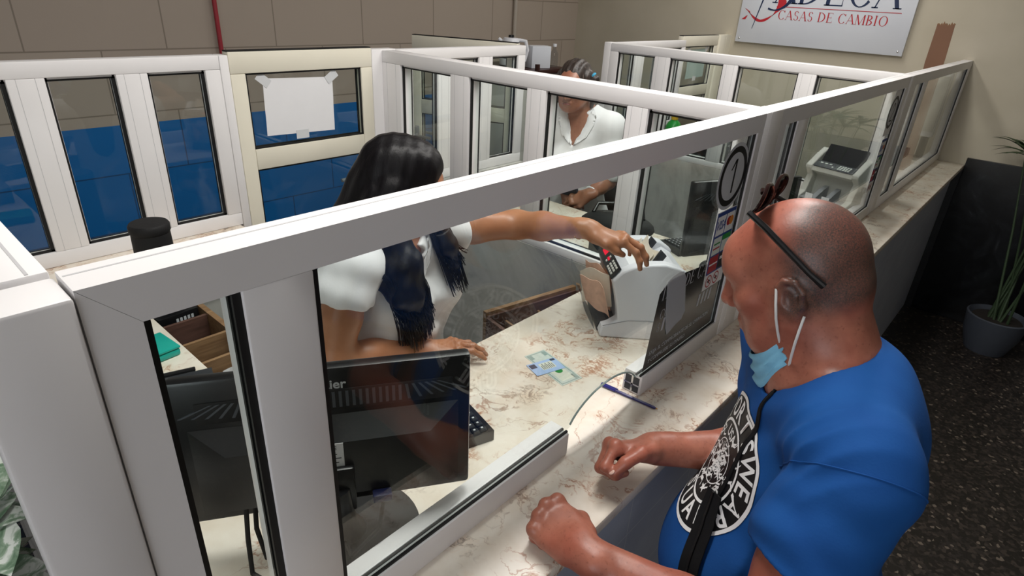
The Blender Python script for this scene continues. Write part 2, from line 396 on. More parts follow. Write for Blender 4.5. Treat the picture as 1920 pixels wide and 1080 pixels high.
# unseen glowing window added in the left wall as fill light (behind the camera)
w = struct(G().box((XW+.001, -1.95, .1), (XW+.02, -.45, 1.4)), 'fill_window', 'fill_glow')
g = G()
for y in (-1.98, -1.2, -.42): g.box((XW+.001, y-.03, .05), (XW+.05, y+.03, 1.45))
for z in (.05, 1.42): g.box((XW+.001, -2.0, z), (XW+.05, -.4, z+.05))
o = g.build('fill_window_frame', 'white_paint', w)
# tube fixtures
k = 0
for x, y, p in LAMPS+[(-.9, -1.9, 0)]:
    t = thing('ceiling_light', ['boxed tube light on the ceiling over the first cubicle', 'boxed tube light on the ceiling over the middle cubicle', 'boxed tube light on the ceiling over the last cubicle', 'boxed tube light on the ceiling over the customers'][k], 'ceiling light', (x, y, CEIL), 'tube lights on the ceiling'); k += 1
    G().box((x-.62, y-.14, CEIL-.06), (x+.62, y+.14, CEIL), .006).build('housing', 'white_paint', t)
    g = G()
    for d in (-.06, .06): g.tube([(x-.58, y+d, CEIL-.062), (x+.58, y+d, CEIL-.062)], .012, 8)
    g.build('tube', 'tube_glow', t)

# ---------------------------------------------------------------- half walls and counters
struct(G().box((1.485, .447, FL), (1.555, 1.60, .045)), 'wall_middle', 'grey_wall', 'scuffed grey half wall under the glass between the first two cubicles')
struct(G().box((3.135, .447, FL), (3.205, 1.60, .045)), 'wall_far', 'grey_wall', 'grey half wall under the glass before the last cubicle')
struct(G().box((-.046, .447, FL), (-.005, 1.60, .045)), 'wall_near', 'grey_wall')
g = G().box((-.004, 1.55, FL), (.8335, 1.615, 0)); struct(g, 'wall_rear', 'grey_wall')
struct(G().box((1.5555, 1.55, FL), (2.375, 1.615, .045)), 'wall_rear_middle', 'grey_wall')
struct(G().box((3.2055, 1.55, FL), (4.08, 1.615, .045)), 'wall_rear_far', 'grey_wall')
t = thing('service_counter', 'long service counter with cream veined marble top and grey tiled front', 'counter', (2.4, .14, FL))
G().box((-.046, -.156, -.03), (XE-.002, .445, 0), .006).build('marble_top', 'marble', t)
G().box((-.04, -.115, FL), (XE-.024, -.085, -.0305)).build('tiled_front', 'grey_tile', t)
for x in (-.04, 1.49, 3.14, 4.77): G().box((x, -.084, FL), (x+.06, .43, -.0305)).build('support_panel', 'grey_wall', t)
def return_counter(x0, x1, y0, y1, label):
    t = thing('return_counter', label, 'counter', ((x0+x1)/2, (y0+y1)/2, FL))
    G().box((x0, y0, -.03), (x1, y1, 0), .005).build('marble_top', 'marble', t)
    G().box((x0+.001, y0+.03, FL), (x1-.06, y0+.06, -.0305)).build('end_panel', 'grey_wall', t)
    G().box((x0+.001, y1-.06, FL), (x1-.06, y1-.03, -.0305)).build('end_panel', 'grey_wall', t)
    return t
return_counter(-.003, .36, .447, 1.548, 'narrow cream marble side counter left of the dark-haired teller')
return_counter(1.557, 2.07, .447, 1.548, 'cream marble side counter in front of the seated older woman')
return_counter(3.207, 3.55, .447, 1.548, 'narrow cream marble side counter in the last cubicle')
g = G().box((-.003, 1.42, .0005), (.83, 1.612, .043), .010)
solo(g, 'marble_ledge', 'marble', 'thick cream marble ledge under the three glass panes at the back', 'ledge', (.4, 1.5, 0))

# ---------------------------------------------------------------- aluminium and glass partitions
H = .627; RH = .044
def partition(label, axis, pos, thick, spans, z0, bot, start, end, gx=None, cat='partition', nogap=None, gl_off=None):
    '''spans: glass openings (a,b) along the axis; pos: position of the outer face; thick: depth of the profile (signed)'''
    c0, c1 = sorted((pos, pos+thick)); mid = (c0+c1)/2; front = gl_off is not None; gy = c0+gl_off if front else mid; cen = mid
    t = thing('glass_partition', label, cat, ((start+end)/2, mid, z0) if axis == 'x' else (mid, (start+end)/2, z0), 'white aluminium glass partitions')
    def bx(g, a, b, za, zb, ca, cb, bev=.0025):
        return g.box((a, ca, za), (b, cb, zb), bev) if axis == 'x' else g.box((ca, a, za), (cb, b, zb), bev)
    m0, m1 = (spans[0][0]-start if front and spans[0][0]-start < .06 else 0), (end-spans[-1][1] if front and end-spans[-1][1] < .06 else 0)
    if front: g = G().poly([(start, c0, H), (end, c0, H), (end-m1, c0, H-RH), (start+m0, c0, H-RH)], (0, c1-c0, 0))
    else: g = bx(G(), start, end, H-RH, H, c0, c1)
    bx(g, start+.001, end-.001, H-RH-.009, H-RH, gy+.008 if front else c0+.012, c1-.012, .001); tr = g.build('top_rail', 'white_paint', t)
    gg = G(); bx(gg, start+.002, end-.002, H-.0008, H+.0003, c1-.016, c1-.0135, 0); gg.build('groove', 'groove_grey', tr)
    g = G()
    for a, b in (nogap or [(start, end)]):
        bx(g, a, b, z0, z0+bot, c0, c1); bx(g, a, b, z0+bot, z0+bot+.006, gy+.006 if front else c0+.014, c1-.002 if front else c1-.014, .001)
    g.build('bottom_rail', 'white_paint', t)
    ed = [start]+[v for s in spans for v in s]+[end]
    for i in range(0, len(ed), 2):
        a, b = ed[i], ed[i+1]; za = z0+bot
        nm = 'stile' if i in (0, len(ed)-2) else 'mullion'
        mi = m0 if i == 0 else m1 if i == len(ed)-2 else 0
        if mi: g = G().poly([(a, c0, za), (b, c0, za), (b, c0, H-RH-.0004 if i == 0 else H-.0004), (a, c0, H-.0004 if i == 0 else H-RH-.0004)], (0, c1-c0, 0))
        else: g = bx(G(), a, b, za, H-RH, c0, c1)
        if i > 0: bx(g, a-.008, a, za, H-RH, gy+.008 if front else c0+.012, c1-.012, .001)
        if i < len(ed)-2: bx(g, b, b+.008, za, H-RH, gy+.008 if front else c0+.012, c1-.012, .001)
        ob = g.build(nm, 'white_paint', t)
        if b-a > .06 and not front:      # pressed line along the wide profiles
            for d in (.25, .75):
                q = a+(b-a)*d; gg = G()
                bx(gg, q-.0006, q+.0006, za, H-RH, c0-.0003, c0+.001, 0); bx(gg, q-.0006, q+.0006, za, H-RH, c1-.001, c1+.0003, 0); gg.build('groove', 'groove_grey', ob)
    for a, b in spans:
        za, zb = z0+bot, (H-RH+.003 if front else H-RH-.006)
        hole = gx if gx and gx[0] > a and gx[1] < b else None
        if hole:
            x0, x1, hz = hole; n = 26; cx = (x0+x1)/2; rx = (x1-x0)/2
            arch = [(cx-rx*math.cos(math.pi*i/n), gy-.003, .004+(hz-.004)*max(0, math.sin(math.pi*i/n))**.8) for i in range(n+1)]
            pts = [(a, gy-.003, za), (x0-.0, gy-.003, za)]+[p for p in arch if p[2] > za]+[(x1, gy-.003, za), (b, gy-.003, za), (b, gy-.003, zb), (a, gy-.003, zb)]
            g = G().poly(pts, (0, .006, 0)); gl = g.build('glass_pane', 'clear_glass', t, False)
            rim = [Vector(p)+Vector((0, .003, 0)) for p in arch if p[2] > za]
            G().tube(rim, .0022, 8).build('polished_edge', 'glass_edge', gl)
        else:
            g = G(); bx(g, a-.004, b+.004, za-.004, zb+.01, gy-.003, gy+.003, 0); gl = g.build('glass_pane', 'clear_glass', t, False)
        g = G()
        for c in ((gy-.0075, gy+.0032) if front else (c0+.011, c1-.018)):
            e = .0044 if front else .007
            for (p, q, zc, zd) in ((a, a+.007, za, zb), (b-.009, b, za, zb), (a, b, zb-.005, zb)): bx(g, p, q, zc, zd, c, c+e, 0)
            for p, q in ([(a, b)] if not hole else [(a, hole[0]), (hole[1], b)]): bx(g, p, q, za-.001, za+.004 if front else za+.007, c, c+e, 0)
        g.build('gasket', 'black_rubber', gl)
    return t
fr1 = partition('large near glass partition at counter one with an arched pay slot', 'x', 0, .05, [(.044, .133), (.211, 1.424)], .0005, .054, .001, 1.455, gl_off=.012, gx=(.743, 1.030, .108), nogap=[(.001, .743), (1.030, 1.455)])
g = G()
for x, s in ((.743, -1), (1.030, 1)): g.box((x-.0008, .006, .006), (x+.0008, .044, .048))
o = g.build('hollow_end', 'dark_grey_plastic', fr1)
g = G()
for x in (.743, 1.030): g.box((x-.0014, .022, .004), (x+.0014, .027, .05)); g.box((x-.0014, .004, .024), (x+.0014, .046, .028))
g.build('profile_web', 'silver', fr1)
# corner post with the start of the left partition
g = G().box((-.075, -.004, .0005), (-.0005, .052, H-.004), .004)
solo(g, 'corner_post', 'white_paint', 'wide white aluminium corner post nearest the camera', 'post', (-.038, .025, 0), 'partition posts')
partition('left side glass partition running back from the near corner post', 'y', -.046, .044, [(.12, .72), (.8, 1.45)], .046, .05, .055, 1.573)
for (x0, x1, lab) in ((1.4555, 1.5695, 'white aluminium post between counter one and counter two'), (3.075, 3.19, 'white aluminium post after the pane with the number two')):
    p = G().box((x0, -.001, .0005), (x1, .054, H+.001), .003); p.box((x0+.03, -.0015, .02), (x0+.0315, .0, H)); solo(p, 'partition_post', 'white_paint', lab, 'post', ((x0+x1)/2, .025, 0), 'partition posts')
partition('front glass partition at counter two with an older grey note counter behind it', 'x', 0, .05, [(1.614, 1.71), (1.80, 3.03)], .0005, .054, 1.570, 3.0745, gl_off=.012)
partition('front glass partition of the last counter, ending at the cream wall', 'x', 0, .05, [(3.24, 3.42), (3.51, 4.76)], .0005, .054, 3.1905, XE-.002, gl_off=.012)
partition('glass partition between the first two cubicles, under the older woman\'s face', 'y', 1.487, .066, [(.085, .345), (.415, .72), (.80, 1.075), (1.17, 1.46)], .046, .03, .055, 1.573)
partition('glass partition between the middle and the last cubicle, below the wall sign', 'y', 3.137, .066, [(.085, .40), (.485, .79), (.87, 1.18), (1.275, 1.52)], .046, .03, .055, 1.573)
partition('three glass panes in white frames at the back of the first cubicle', 'x', 1.574, .045, [(.07, .262), (.35, .525), (.612, .785)], .0435, .045, -.003, .834)
partition('three narrow glass panes in white frames beside the older woman', 'x', 1.574, .045, [(1.62, 1.79), (1.87, 2.045), (2.136, 2.32)], .046, .045, 1.56, 2.374)
partition('three narrow glass panes in white frames behind the last cubicle', 'x', 1.574, .045, [(3.27, 3.43), (3.54, 3.72), (3.83, 4.03)], .046, .045, 3.207, 4.076)
# ---------------------------------------------------------------- cream cubicle doors
def cubicle_door(n, label, mtx, w, paper=None, top=.636, handle_side=1):
    'local x along the door, y its thickness, z up from the counter level'
    d = .042; st = .052
    t = bpy.data.objects.new('door_%d' % n, None); COL.objects.link(t); t['kind'] = 'structure'; t['label'] = label
    t.location = mtx @ Vector((w/2, d/2, FL))
    zmid0, zmid1 = .232, .306
    g = G(mtx); g.box((0, 0, top-.07), (w, d, top), .003); g.box((st+.0005, 0, zmid0), (w-st-.0005, d, zmid1), .003); g.box((0, 0, FL+.01), (w, d, FL+.14), .003)
    g.box((0, 0, FL+.141), (st, d, top-.0705), .003); g.box((w-st, 0, FL+.141), (w, d, top-.0705), .003)
    g.build('door_frame', 'cream_paint', t)
    for a, b in ((zmid1, top-.07), (FL+.14, zmid0)):
        gl = G(mtx).box((st-.003, d/2-.003, a-.003), (w-st+.003, d/2+.003, b+.003)).build('glass_pane', 'clear_glass', t, False)
        q = G(mtx)
        for y in (.006, d-.012):
            q.box((st, y, a), (st+.006, y+.006, b)); q.box((w-st-.006, y, a), (w-st, y+.006, b)); q.box((st, y, a), (w-st, y+.006, a+.006)); q.box((st, y, b-.006), (w-st, y+.006, b))
        q.build('gasket', 'black_rubber', gl)
    hx = w-.026 if handle_side > 0 else .026
    for s in (-1, 1):
        y0 = -.006 if s < 0 else d
        h = G(mtx); h.box((hx-.014, y0, -.03), (hx+.014, y0+.006, .16), .003); yy = y0-.03 if s < 0 else y0+.036
        h.tube([(hx, y0+.003, .11), (hx, yy, .11), (hx-.1*handle_side, yy, .105)], .008, 8); h.build('handle', 'grey_plastic', t)
    g = G(mtx); g.box((0, .004, top+.0005), (w, d-.004, top+.004)); g.build('seal', 'black_rubber', t)
    return t
cubicle_door(1, 'cream door with taped paper at the back of the first cubicle', Matrix.Translation((.866, 1.575, 0)), .572)
solo(G().box((.8345, 1.572, .0005), (.864, 1.62, H), .003), 'door_post', 'white_paint', 'white post left of the cream door with taped paper', 'post', (.85, 1.6, 0), 'partition posts')
solo(G().box((1.4395, 1.574, FL), (1.558, 1.622, H+.004), .003), 'door_post', 'white_paint', 'white corner post right of the cream door with taped paper', 'post', (1.5, 1.6, FL), 'partition posts')
ang = math.atan2(2.19-1.64, 2.17-2.385)
cubicle_door(2, 'open cream door swung out behind the narrow panes', rz(ang, (2.40, 1.64, 0)), .60, top=.632)
solo(G().box((3.136, 1.5745, .046), (3.2065, 1.62, H+.002), .003), 'corner_post', 'white_paint', 'white corner post right of the older woman', 'post', (3.17, 1.6, .046), 'partition posts')
cubicle_door(3, 'cream door with a pale green paper behind the last cubicle', Matrix.Translation((4.081, 1.60, 0)), .56, top=.652)
solo(G().box((4.65, 1.59, FL), (4.76, 1.65, .655), .003).box((4.76, 1.59, FL), (XE-.001, 1.65, .655)), 'door_post', 'cream_paint', 'cream door jamb against the right wall', 'post', (4.7, 1.62, FL), 'partition posts')
# papers taped to the doors
def taped_paper(label, x0, x1, z0, z1, y, mat, tilt):
    t = thing('paper_sheet', label, 'paper', ((x0+x1)/2, y, z0))
    cx, cz = (x0+x1)/2, (z0+z1)/2; mm = Matrix.Translation((cx, y, cz)) @ Matrix.Rotation(tilt, 4, 'Y') @ Matrix.Translation((-cx, -y, -cz))
    P = [[mm @ Vector((x0+(x1-x0)*i/8, y-.0012-.0016*math.sin(i*1.3+j*.9)**2, z0+(z1-z0)*j/6)) for i in range(9)] for j in range(7)]
    G().grid(P, .0006).build('sheet', mat, t)
    for (px, pz, r) in ((x0+.002, z1-.004, .7), (x1-.004, z1+.002, -.6), (cx, z0-.004, 0)):
        q = Matrix.Translation(mm @ Vector((px, y-.0038, pz))) @ Matrix.Rotation(r, 4, 'Y')
        G(q).box((-.026, -.0004, -.016), (.026, .0004, .016)).build('tape', 'tape', t)
    return t
taped_paper('blank white sheet taped to the upper glass of the cream door', .978, 1.258, .342, .541, 1.573+.0165, 'paper', .03)
taped_paper('pale green sheet taped inside the door of the last cubicle', 4.22, 4.50, .36, .56, 1.60+.0165, 'green_paper', -.02)
# ================================================================ lettering drawn stroke by stroke (serif capitals)
def stroke_arc(g, f, cx, cy, rx, ry, a0, a1, w0, w1, n=22, d=.001, taper=False):
    'crescent stroke: thin at top and bottom (w0), thick at the sides (w1); f maps (x,y,depth) to the place'
    out, inn = [], []
    for i in range(n+1):
        t = math.radians(a0+(a1-a0)*i/n); k = abs(math.cos(t)); w = w0+(w1-w0)*k**1.3
        if taper: w *= max(.06, math.sin(math.pi*i/n))**.6
        out.append((cx+rx*math.cos(t), cy+ry*math.sin(t))); inn.append((cx+(rx-w)*math.cos(t), cy+(ry-w*.9)*math.sin(t)))
    for i in range(n):
        q = [f(*out[i]), f(*out[i+1]), f(*inn[i+1]), f(*inn[i])]; v = [g.bm.verts.new(p) for p in q]; g.bm.faces.new(v)
def stroke_line(g, f, p, q, w, w2=None):
    w2 = w if w2 is None else w2
    dx, dy = q[0]-p[0], q[1]-p[1]; L = math.hypot(dx, dy) or 1; nx, ny = -dy/L, dx/L
    if abs(dy) > abs(dx)*.5: nx, ny = (1 if nx > 0 else -1), 0
    v = [g.bm.verts.new(f(p[0]+nx*w/2, p[1]+ny*w/2)), g.bm.verts.new(f(q[0]+nx*w2/2, q[1]+ny*w2/2)), g.bm.verts.new(f(q[0]-nx*w2/2, q[1]-ny*w2/2)), g.bm.verts.new(f(p[0]-nx*w/2, p[1]-ny*w/2))]
    g.bm.faces.new(v)
T_, K_ = .035, .13       # thin and thick stroke, cap height 1
def glyph(g, ch, f):
    L = lambda p, q, w, w2=None: stroke_line(g, f, p, q, w, w2)
    A = lambda *a: stroke_arc(g, f, *a)
    ser = lambda x, y, w=.2: L((x-w/2, y), (x+w/2, y), T_)
    if ch == 'A':
        L((.06, 0), (.40, 1), T_*1.2); L((.40, 1), (.74, 0), K_); L((.18, .34), (.60, .34), T_); ser(.06, .015); ser(.74, .015, .26); return .80
    if ch == 'C':
        A(.44, .5, .40, .51, 42, 318, T_, K_); L((.74, .98), (.74, .70), T_*1.4, .01); return .80
    if ch == 'D':
        L((.14, 0), (.14, 1), K_); A(.22, .5, .56, .5, -90, 90, T_, K_); L((.02, .985), (.24, .985), T_); L((.02, .015), (.24, .015), T_); return .84
    if ch == 'E':
        L((.14, 0), (.14, 1), K_); L((.02, .985), (.60, .985), T_); L((.02, .015), (.62, .015), T_); L((.14, .52), (.48, .52), T_); L((.60, 1), (.60, .80), T_, .01); L((.62, 0), (.62, .24), T_, .01); L((.48, .62), (.48, .42), T_); return .68
    if ch == 'S':
        A(.30, .74, .23, .26, 20, 270, T_, K_*.8); A(.30, .26, .25, .26, -160, 90, T_, K_*.8); return .60
    if ch == 'M':
        L((.10, 0), (.12, 1), T_*1.2); L((.12, 1), (.48, 0), K_); L((.48, 0), (.84, 1), T_*1.2); L((.86, 1), (.88, 0), K_); ser(.10, .015); ser(.88, .015, .24); return 1.0
    if ch == 'B':
        L((.14, 0), (.14, 1), K_); A(.20, .755, .36, .245, -90, 90, T_, K_); A(.20, .265, .42, .265, -90, 90, T_, K_); L((.02, .985), (.22, .985), T_); L((.02, .015), (.22, .015), T_); return .70
    if ch == 'I': L((.14, 0), (.14, 1), K_); ser(.14, .985, .26); ser(.14, .015, .26); return .34
    if ch == 'O': A(.46, .5, .42, .51, 0, 360, T_, K_); return .94
    if ch == 'T': L((.36, 0), (.36, 1), K_); L((.02, .985), (.70, .985), T_); L((.03, 1), (.03, .78), T_, .01); L((.69, 1), (.69, .78), T_, .01); ser(.36, .015, .28); return .74
    if ch == 'P' or ch == 'R':
        L((.14, 0), (.14, 1), K_); A(.20, .74, .38, .26, -90, 90, T_, K_); ser(.14, .015, .26); L((.02, .985), (.22, .985), T_)
        if ch == 'R': L((.32, .48), (.66, 0), K_); return .72
        return .64
    if ch == 'V': L((.06, 1), (.40, 0), K_); L((.40, 0), (.72, 1), T_*1.2); ser(.06, .985, .24); ser(.72, .985); return .78
    if ch == 'N': L((.10, 0), (.10, 1), T_*1.2); L((.10, 1), (.74, 0), K_); L((.74, 0), (.74, 1), T_*1.2); ser(.10, .015); ser(.74, .985); return .86
    return .36
def serif_text(g, s, h, place, gap=.06, slant=0):
    'place(x,y) -> point; x runs from the left end'
    x = 0
    for ch in s:
        adv = glyph(g, ch, lambda a, b, x=x: place((x+a+slant*b)*h, b*h)); x += adv+gap
    return x*h
def text_w(s, h, gap=.06):
    g = G(); w_ = serif_text(g, s, h, lambda x, y: (x, y, 0), gap); g.bm.free(); return w_

# ---------------------------------------------------------------- the wall sign
t = thing('wall_sign', 'white exchange office sign with black and red lettering on the cream wall', 'sign', (XE-.02, .97, .615))
G().box((XE-.03, .395, .613), (XE-.004, 1.55, 1.28), .003).build('panel', 'sign_panel', t)
sx = XE-.031
def on_sign(y0, z0): return lambda x, y: (sx, y0-x, z0+y)
g = G(); wd = text_w('ADECA', .215); k = .835/wd
serif_text(g, 'ADECA', .215, lambda x, y: (sx, 1.315-x*k, .893-.006*0+y)); g.build('lettering', 'ink_navy', t, False)
g = G(); wd = text_w('CASAS DE CAMBIO', .062, .08); k = .735/wd
serif_text(g, 'CASAS DE CAMBIO', .062, lambda x, y: (sx, 1.262-x*k, .786+y), .08); g.build('lettering', 'ink_red', t, False)
g = G(); g.box((sx-.0004, .468, .868), (sx+.0004, 1.285, .872)); g.build('rule', 'ink_red', t)
g = G(); f = lambda x, y: (sx, x, y)
stroke_arc(g, f, 1.385, .895, -.105, .135, -150, 75, .018, .06, 30)
stroke_arc(g, f, 1.43, .88, -.11, .115, 60, 160, .004, .012, 16)
stroke_line(g, f, (1.515, .772), (1.49, .80), .03, .006)
g.build('emblem', 'ink_red', t, False)
g = G(); stroke_line(g, lambda x, y: (sx-.0006, x, y), (1.437, .712), (1.36, 1.06), .004, .016); stroke_arc(g, lambda x, y: (sx-.0006, x, y), 1.30, .99, .14, .15, 60, 290, .010, .03); g.build('emblem_stroke', 'ink_navy', t, False)
for y, z in ((.425, .64), (1.52, .64)): G().ball((sx, y, z), (.004, .007, .007), 10).build('screw', 'steel', t)

# ---------------------------------------------------------------- stickers on the front glass (outer face of the glass lies at y = .009)
GY = .0080
FX = lambda x, z, y=GY: frame_m((x, y, z), (1, 0, 0), (0, 0, 1), (0, -1, 0))
def disc(g, x, z, r0, r1, y, n=44, rz_=None):
    s = (rz_ or r1)/r1
    for i in range(n):
        a, b = 2*math.pi*i/n, 2*math.pi*(i+1)/n
        q = [(x+r1*math.cos(a), y, z+s*r1*math.sin(a)), (x+r1*math.cos(b), y, z+s*r1*math.sin(b))]
        q += [(x+r0*math.cos(b), y, z+s*r0*math.sin(b)), (x+r0*math.cos(a), y, z+s*r0*math.sin(a))] if r0 else [(x, y, z)]
        g.bm.faces.new([g.bm.verts.new(p) for p in q])
def number_sticker(ch, x, z, r, label):
    t = thing('number_sticker', label, 'sticker', (x, GY, z), 'round counter number stickers')
    g = G(); disc(g, x, z, 0, r*1.12, GY); g.build('backing', 'ink_pale' if ch == '2' else 'ink_grey', t, False)
    g = G(); disc(g, x, z, r*.80, r, GY-.0004); g.build('ring', 'ink_black', t, False)
    g = G(); disc(g, x, z, 0, r*.80, GY-.0003); g.build('face', 'ink_grey', t, False)
    g = G(); yy = GY-.0006; f = lambda a, b: (x+a*r, yy, z+b*r)
    if ch == '1': stroke_line(g, f, (.08, -.56), (.08, .58), .12); stroke_line(g, f, (.06, .56), (-.22, .24), .14, .1)
    else:
        stroke_arc(g, f, 0, .22, .32, .36, -20, 170, .09, .1); stroke_line(g, f, (.27, .10), (-.30, -.50), .12); stroke_line(g, f, (-.34, -.52), (.36, -.52), .1)
    g.build('numeral', 'ink_black', t, False)
number_sticker('1', 1.342, .487, .074, 'large round sticker with the number 1')
t2_back = G(); t2_back.box((2.905, GY-.0002, .39), (3.02, GY+.0002, .578))
solo(t2_back, 'sticker_strip', 'ink_white', 'white strip on the glass behind the number 2', 'sticker', (2.96, GY, .48))
number_sticker('2', 2.955, .487, .068, 'small looking round sticker with the number 2 on a white strip')
def card_sticker(x, z, w_, h, label):
    'x,z: top left corner'
    t = thing('card_sticker', label, 'sticker', (x+w_/2, GY, z-h), 'payment card stickers')
    Q = lambda name, mat, a, b, c, d, k: G().box((x+a*w_, GY-k*.0002-.0001, z-d*h), (x+b*w_, GY-k*.0002+.0001, z-c*h)).build(name, mat, t, False)
    Q('backing', 'ink_white', 0, 1, 0, 1, 0); Q('blue_field', 'ink_blue', .04, .96, .01, .80, 1)
    Q('cell', 'ink_white', .09, .49, .06, .30, 2); Q('cell', 'ink_white', .53, .93, .06, .30, 2)
    Q('cell', 'ink_pale', .09, .49, .33, .55, 2); Q('cell', 'ink_pale', .53, .93, .40, .55, 2); Q('cell', 'bottle_green', .53, .93, .33, .40, 2)
    Q('cell', 'ink_red', .09, .52, .57, .78, 2); Q('cell', 'ink_black', .55, .93, .57, .78, 2); Q('stripe', 'ink_white', .1, .5, .665, .685, 3)
    Q('stripe', 'ink_green', .14, .45, .40, .42, 3); Q('stripe', 'ink_red', .14, .45, .46, .48, 3); Q('stripe', 'ink_white', .6, .88, .62, .66, 3)
    g = G().text('VISA', .16*h, FX(x+.29*w_, z-.18*h, GY-.0007), .0002, font_bold=True, shear=.25, squeeze=.9*w_/h*1.55); g.build('lettering', 'ink_blue', t, False)
    g = G(); disc(g, x+.67*w_, z-.165*h, 0, .105*w_, GY-.0007, 24); g.build('red_disc', 'ink_red', t, False)
    g = G(); disc(g, x+.79*w_, z-.165*h, 0, .105*w_, GY-.0008, 24); g.build('orange_disc', 'ink_orange', t, False)
    for cx in (.25, .60):
        g = G(); disc(g, x+cx*w_, z-.90*h, .12*w_, .15*w_, GY-.0006, 24); stroke_line(g, lambda a, b: (a, GY-.0008, b), (x+(cx-.1)*w_, z-.90*h+.1*w_), (x+(cx+.1)*w_, z-.90*h-.1*w_), .03*w_); g.build('ban_ring', 'ink_red', t, False)
        g = G(); g.box((x+(cx-.07)*w_, GY-.0006, z-.91*h), (x+(cx+.07)*w_, GY-.0004, z-.89*h)); g.box((x+(cx-.015)*w_, GY-.0006, z-.925*h), (x+(cx+.03)*w_, GY-.0004, z-.875*h)); g.build('ban_figure', 'ink_black', t, False)
card_sticker(1.298, .402, .118, .212, 'payment card sticker below the number 1, half hidden by the man\'s forehead')
card_sticker(2.93, .375, .09, .24, 'payment card sticker below the number 2')
# dark rate table film
t = thing('rate_film', 'dark see-through exchange rate film with pale lettering on the near glass', 'sticker', (1.22, GY, .06))
YF_ = .0085
g = G().poly([(1.040, YF_, .062), (1.40, YF_, .062), (1.413, YF_, .255), (1.175, YF_, .282), (1.105, YF_, .286), (1.062, YF_, .262)], (0, .0003, 0)); g.build('film', 'dark_film', t, False)
g = G(); yy = YF_-.0004
def ft(s, h, x, z, wid, sl=.12, gap=.1):
    k = wid/text_w(s, h, gap); serif_text(g, s, h, lambda a, b: (x+a*k, yy, z+b), gap, sl)
ft('TASA DE CAMBIO', .036, 1.070, .240, .335); ft('COMPRA', .025, 1.080, .188, .13); ft('VENTA', .025, 1.312, .190, .09)
ft('S', .024, 1.076, .156, .014)
for x0 in (1.098, 1.283, 1.304, 1.325, 1.346): g.bm.faces.new([g.bm.verts.new(p) for p in ((x0, yy, .152), (x0+.010, yy, .152), (x0+.015, yy, .186), (x0+.005, yy, .186))])
g.build('lettering', 'ink_grey', t, False)
g = G()
for s_, z in (('EXIJA EL COMPROBANTE DE SU OPERACION', .104), ('Y COMPRUEBE SU DINERO', .082)):
    g.text(s_, .0155, FX(1.058, z, yy), .0001, align='LEFT', shear=.15)
g.build('small_print', 'ink_grey', t, False)
g = G(); yb = .0072
pts = [(1.089, .285), (1.112, .292), (1.145, .294), (1.166, .289), (1.182, .270), (1.199, .215), (1.215, .166), (1.204, .147), (1.170, .140), (1.135, .128), (1.122, .150), (1.103, .22)]
o = solo(g.poly([(x, yb, z) for x, z in pts], (0, .0005, 0)), 'paper_strip', 'thin_paper', 'white rounded paper strip stuck over the dark rate film', 'paper', (1.14, yb, .13), smooth=False)

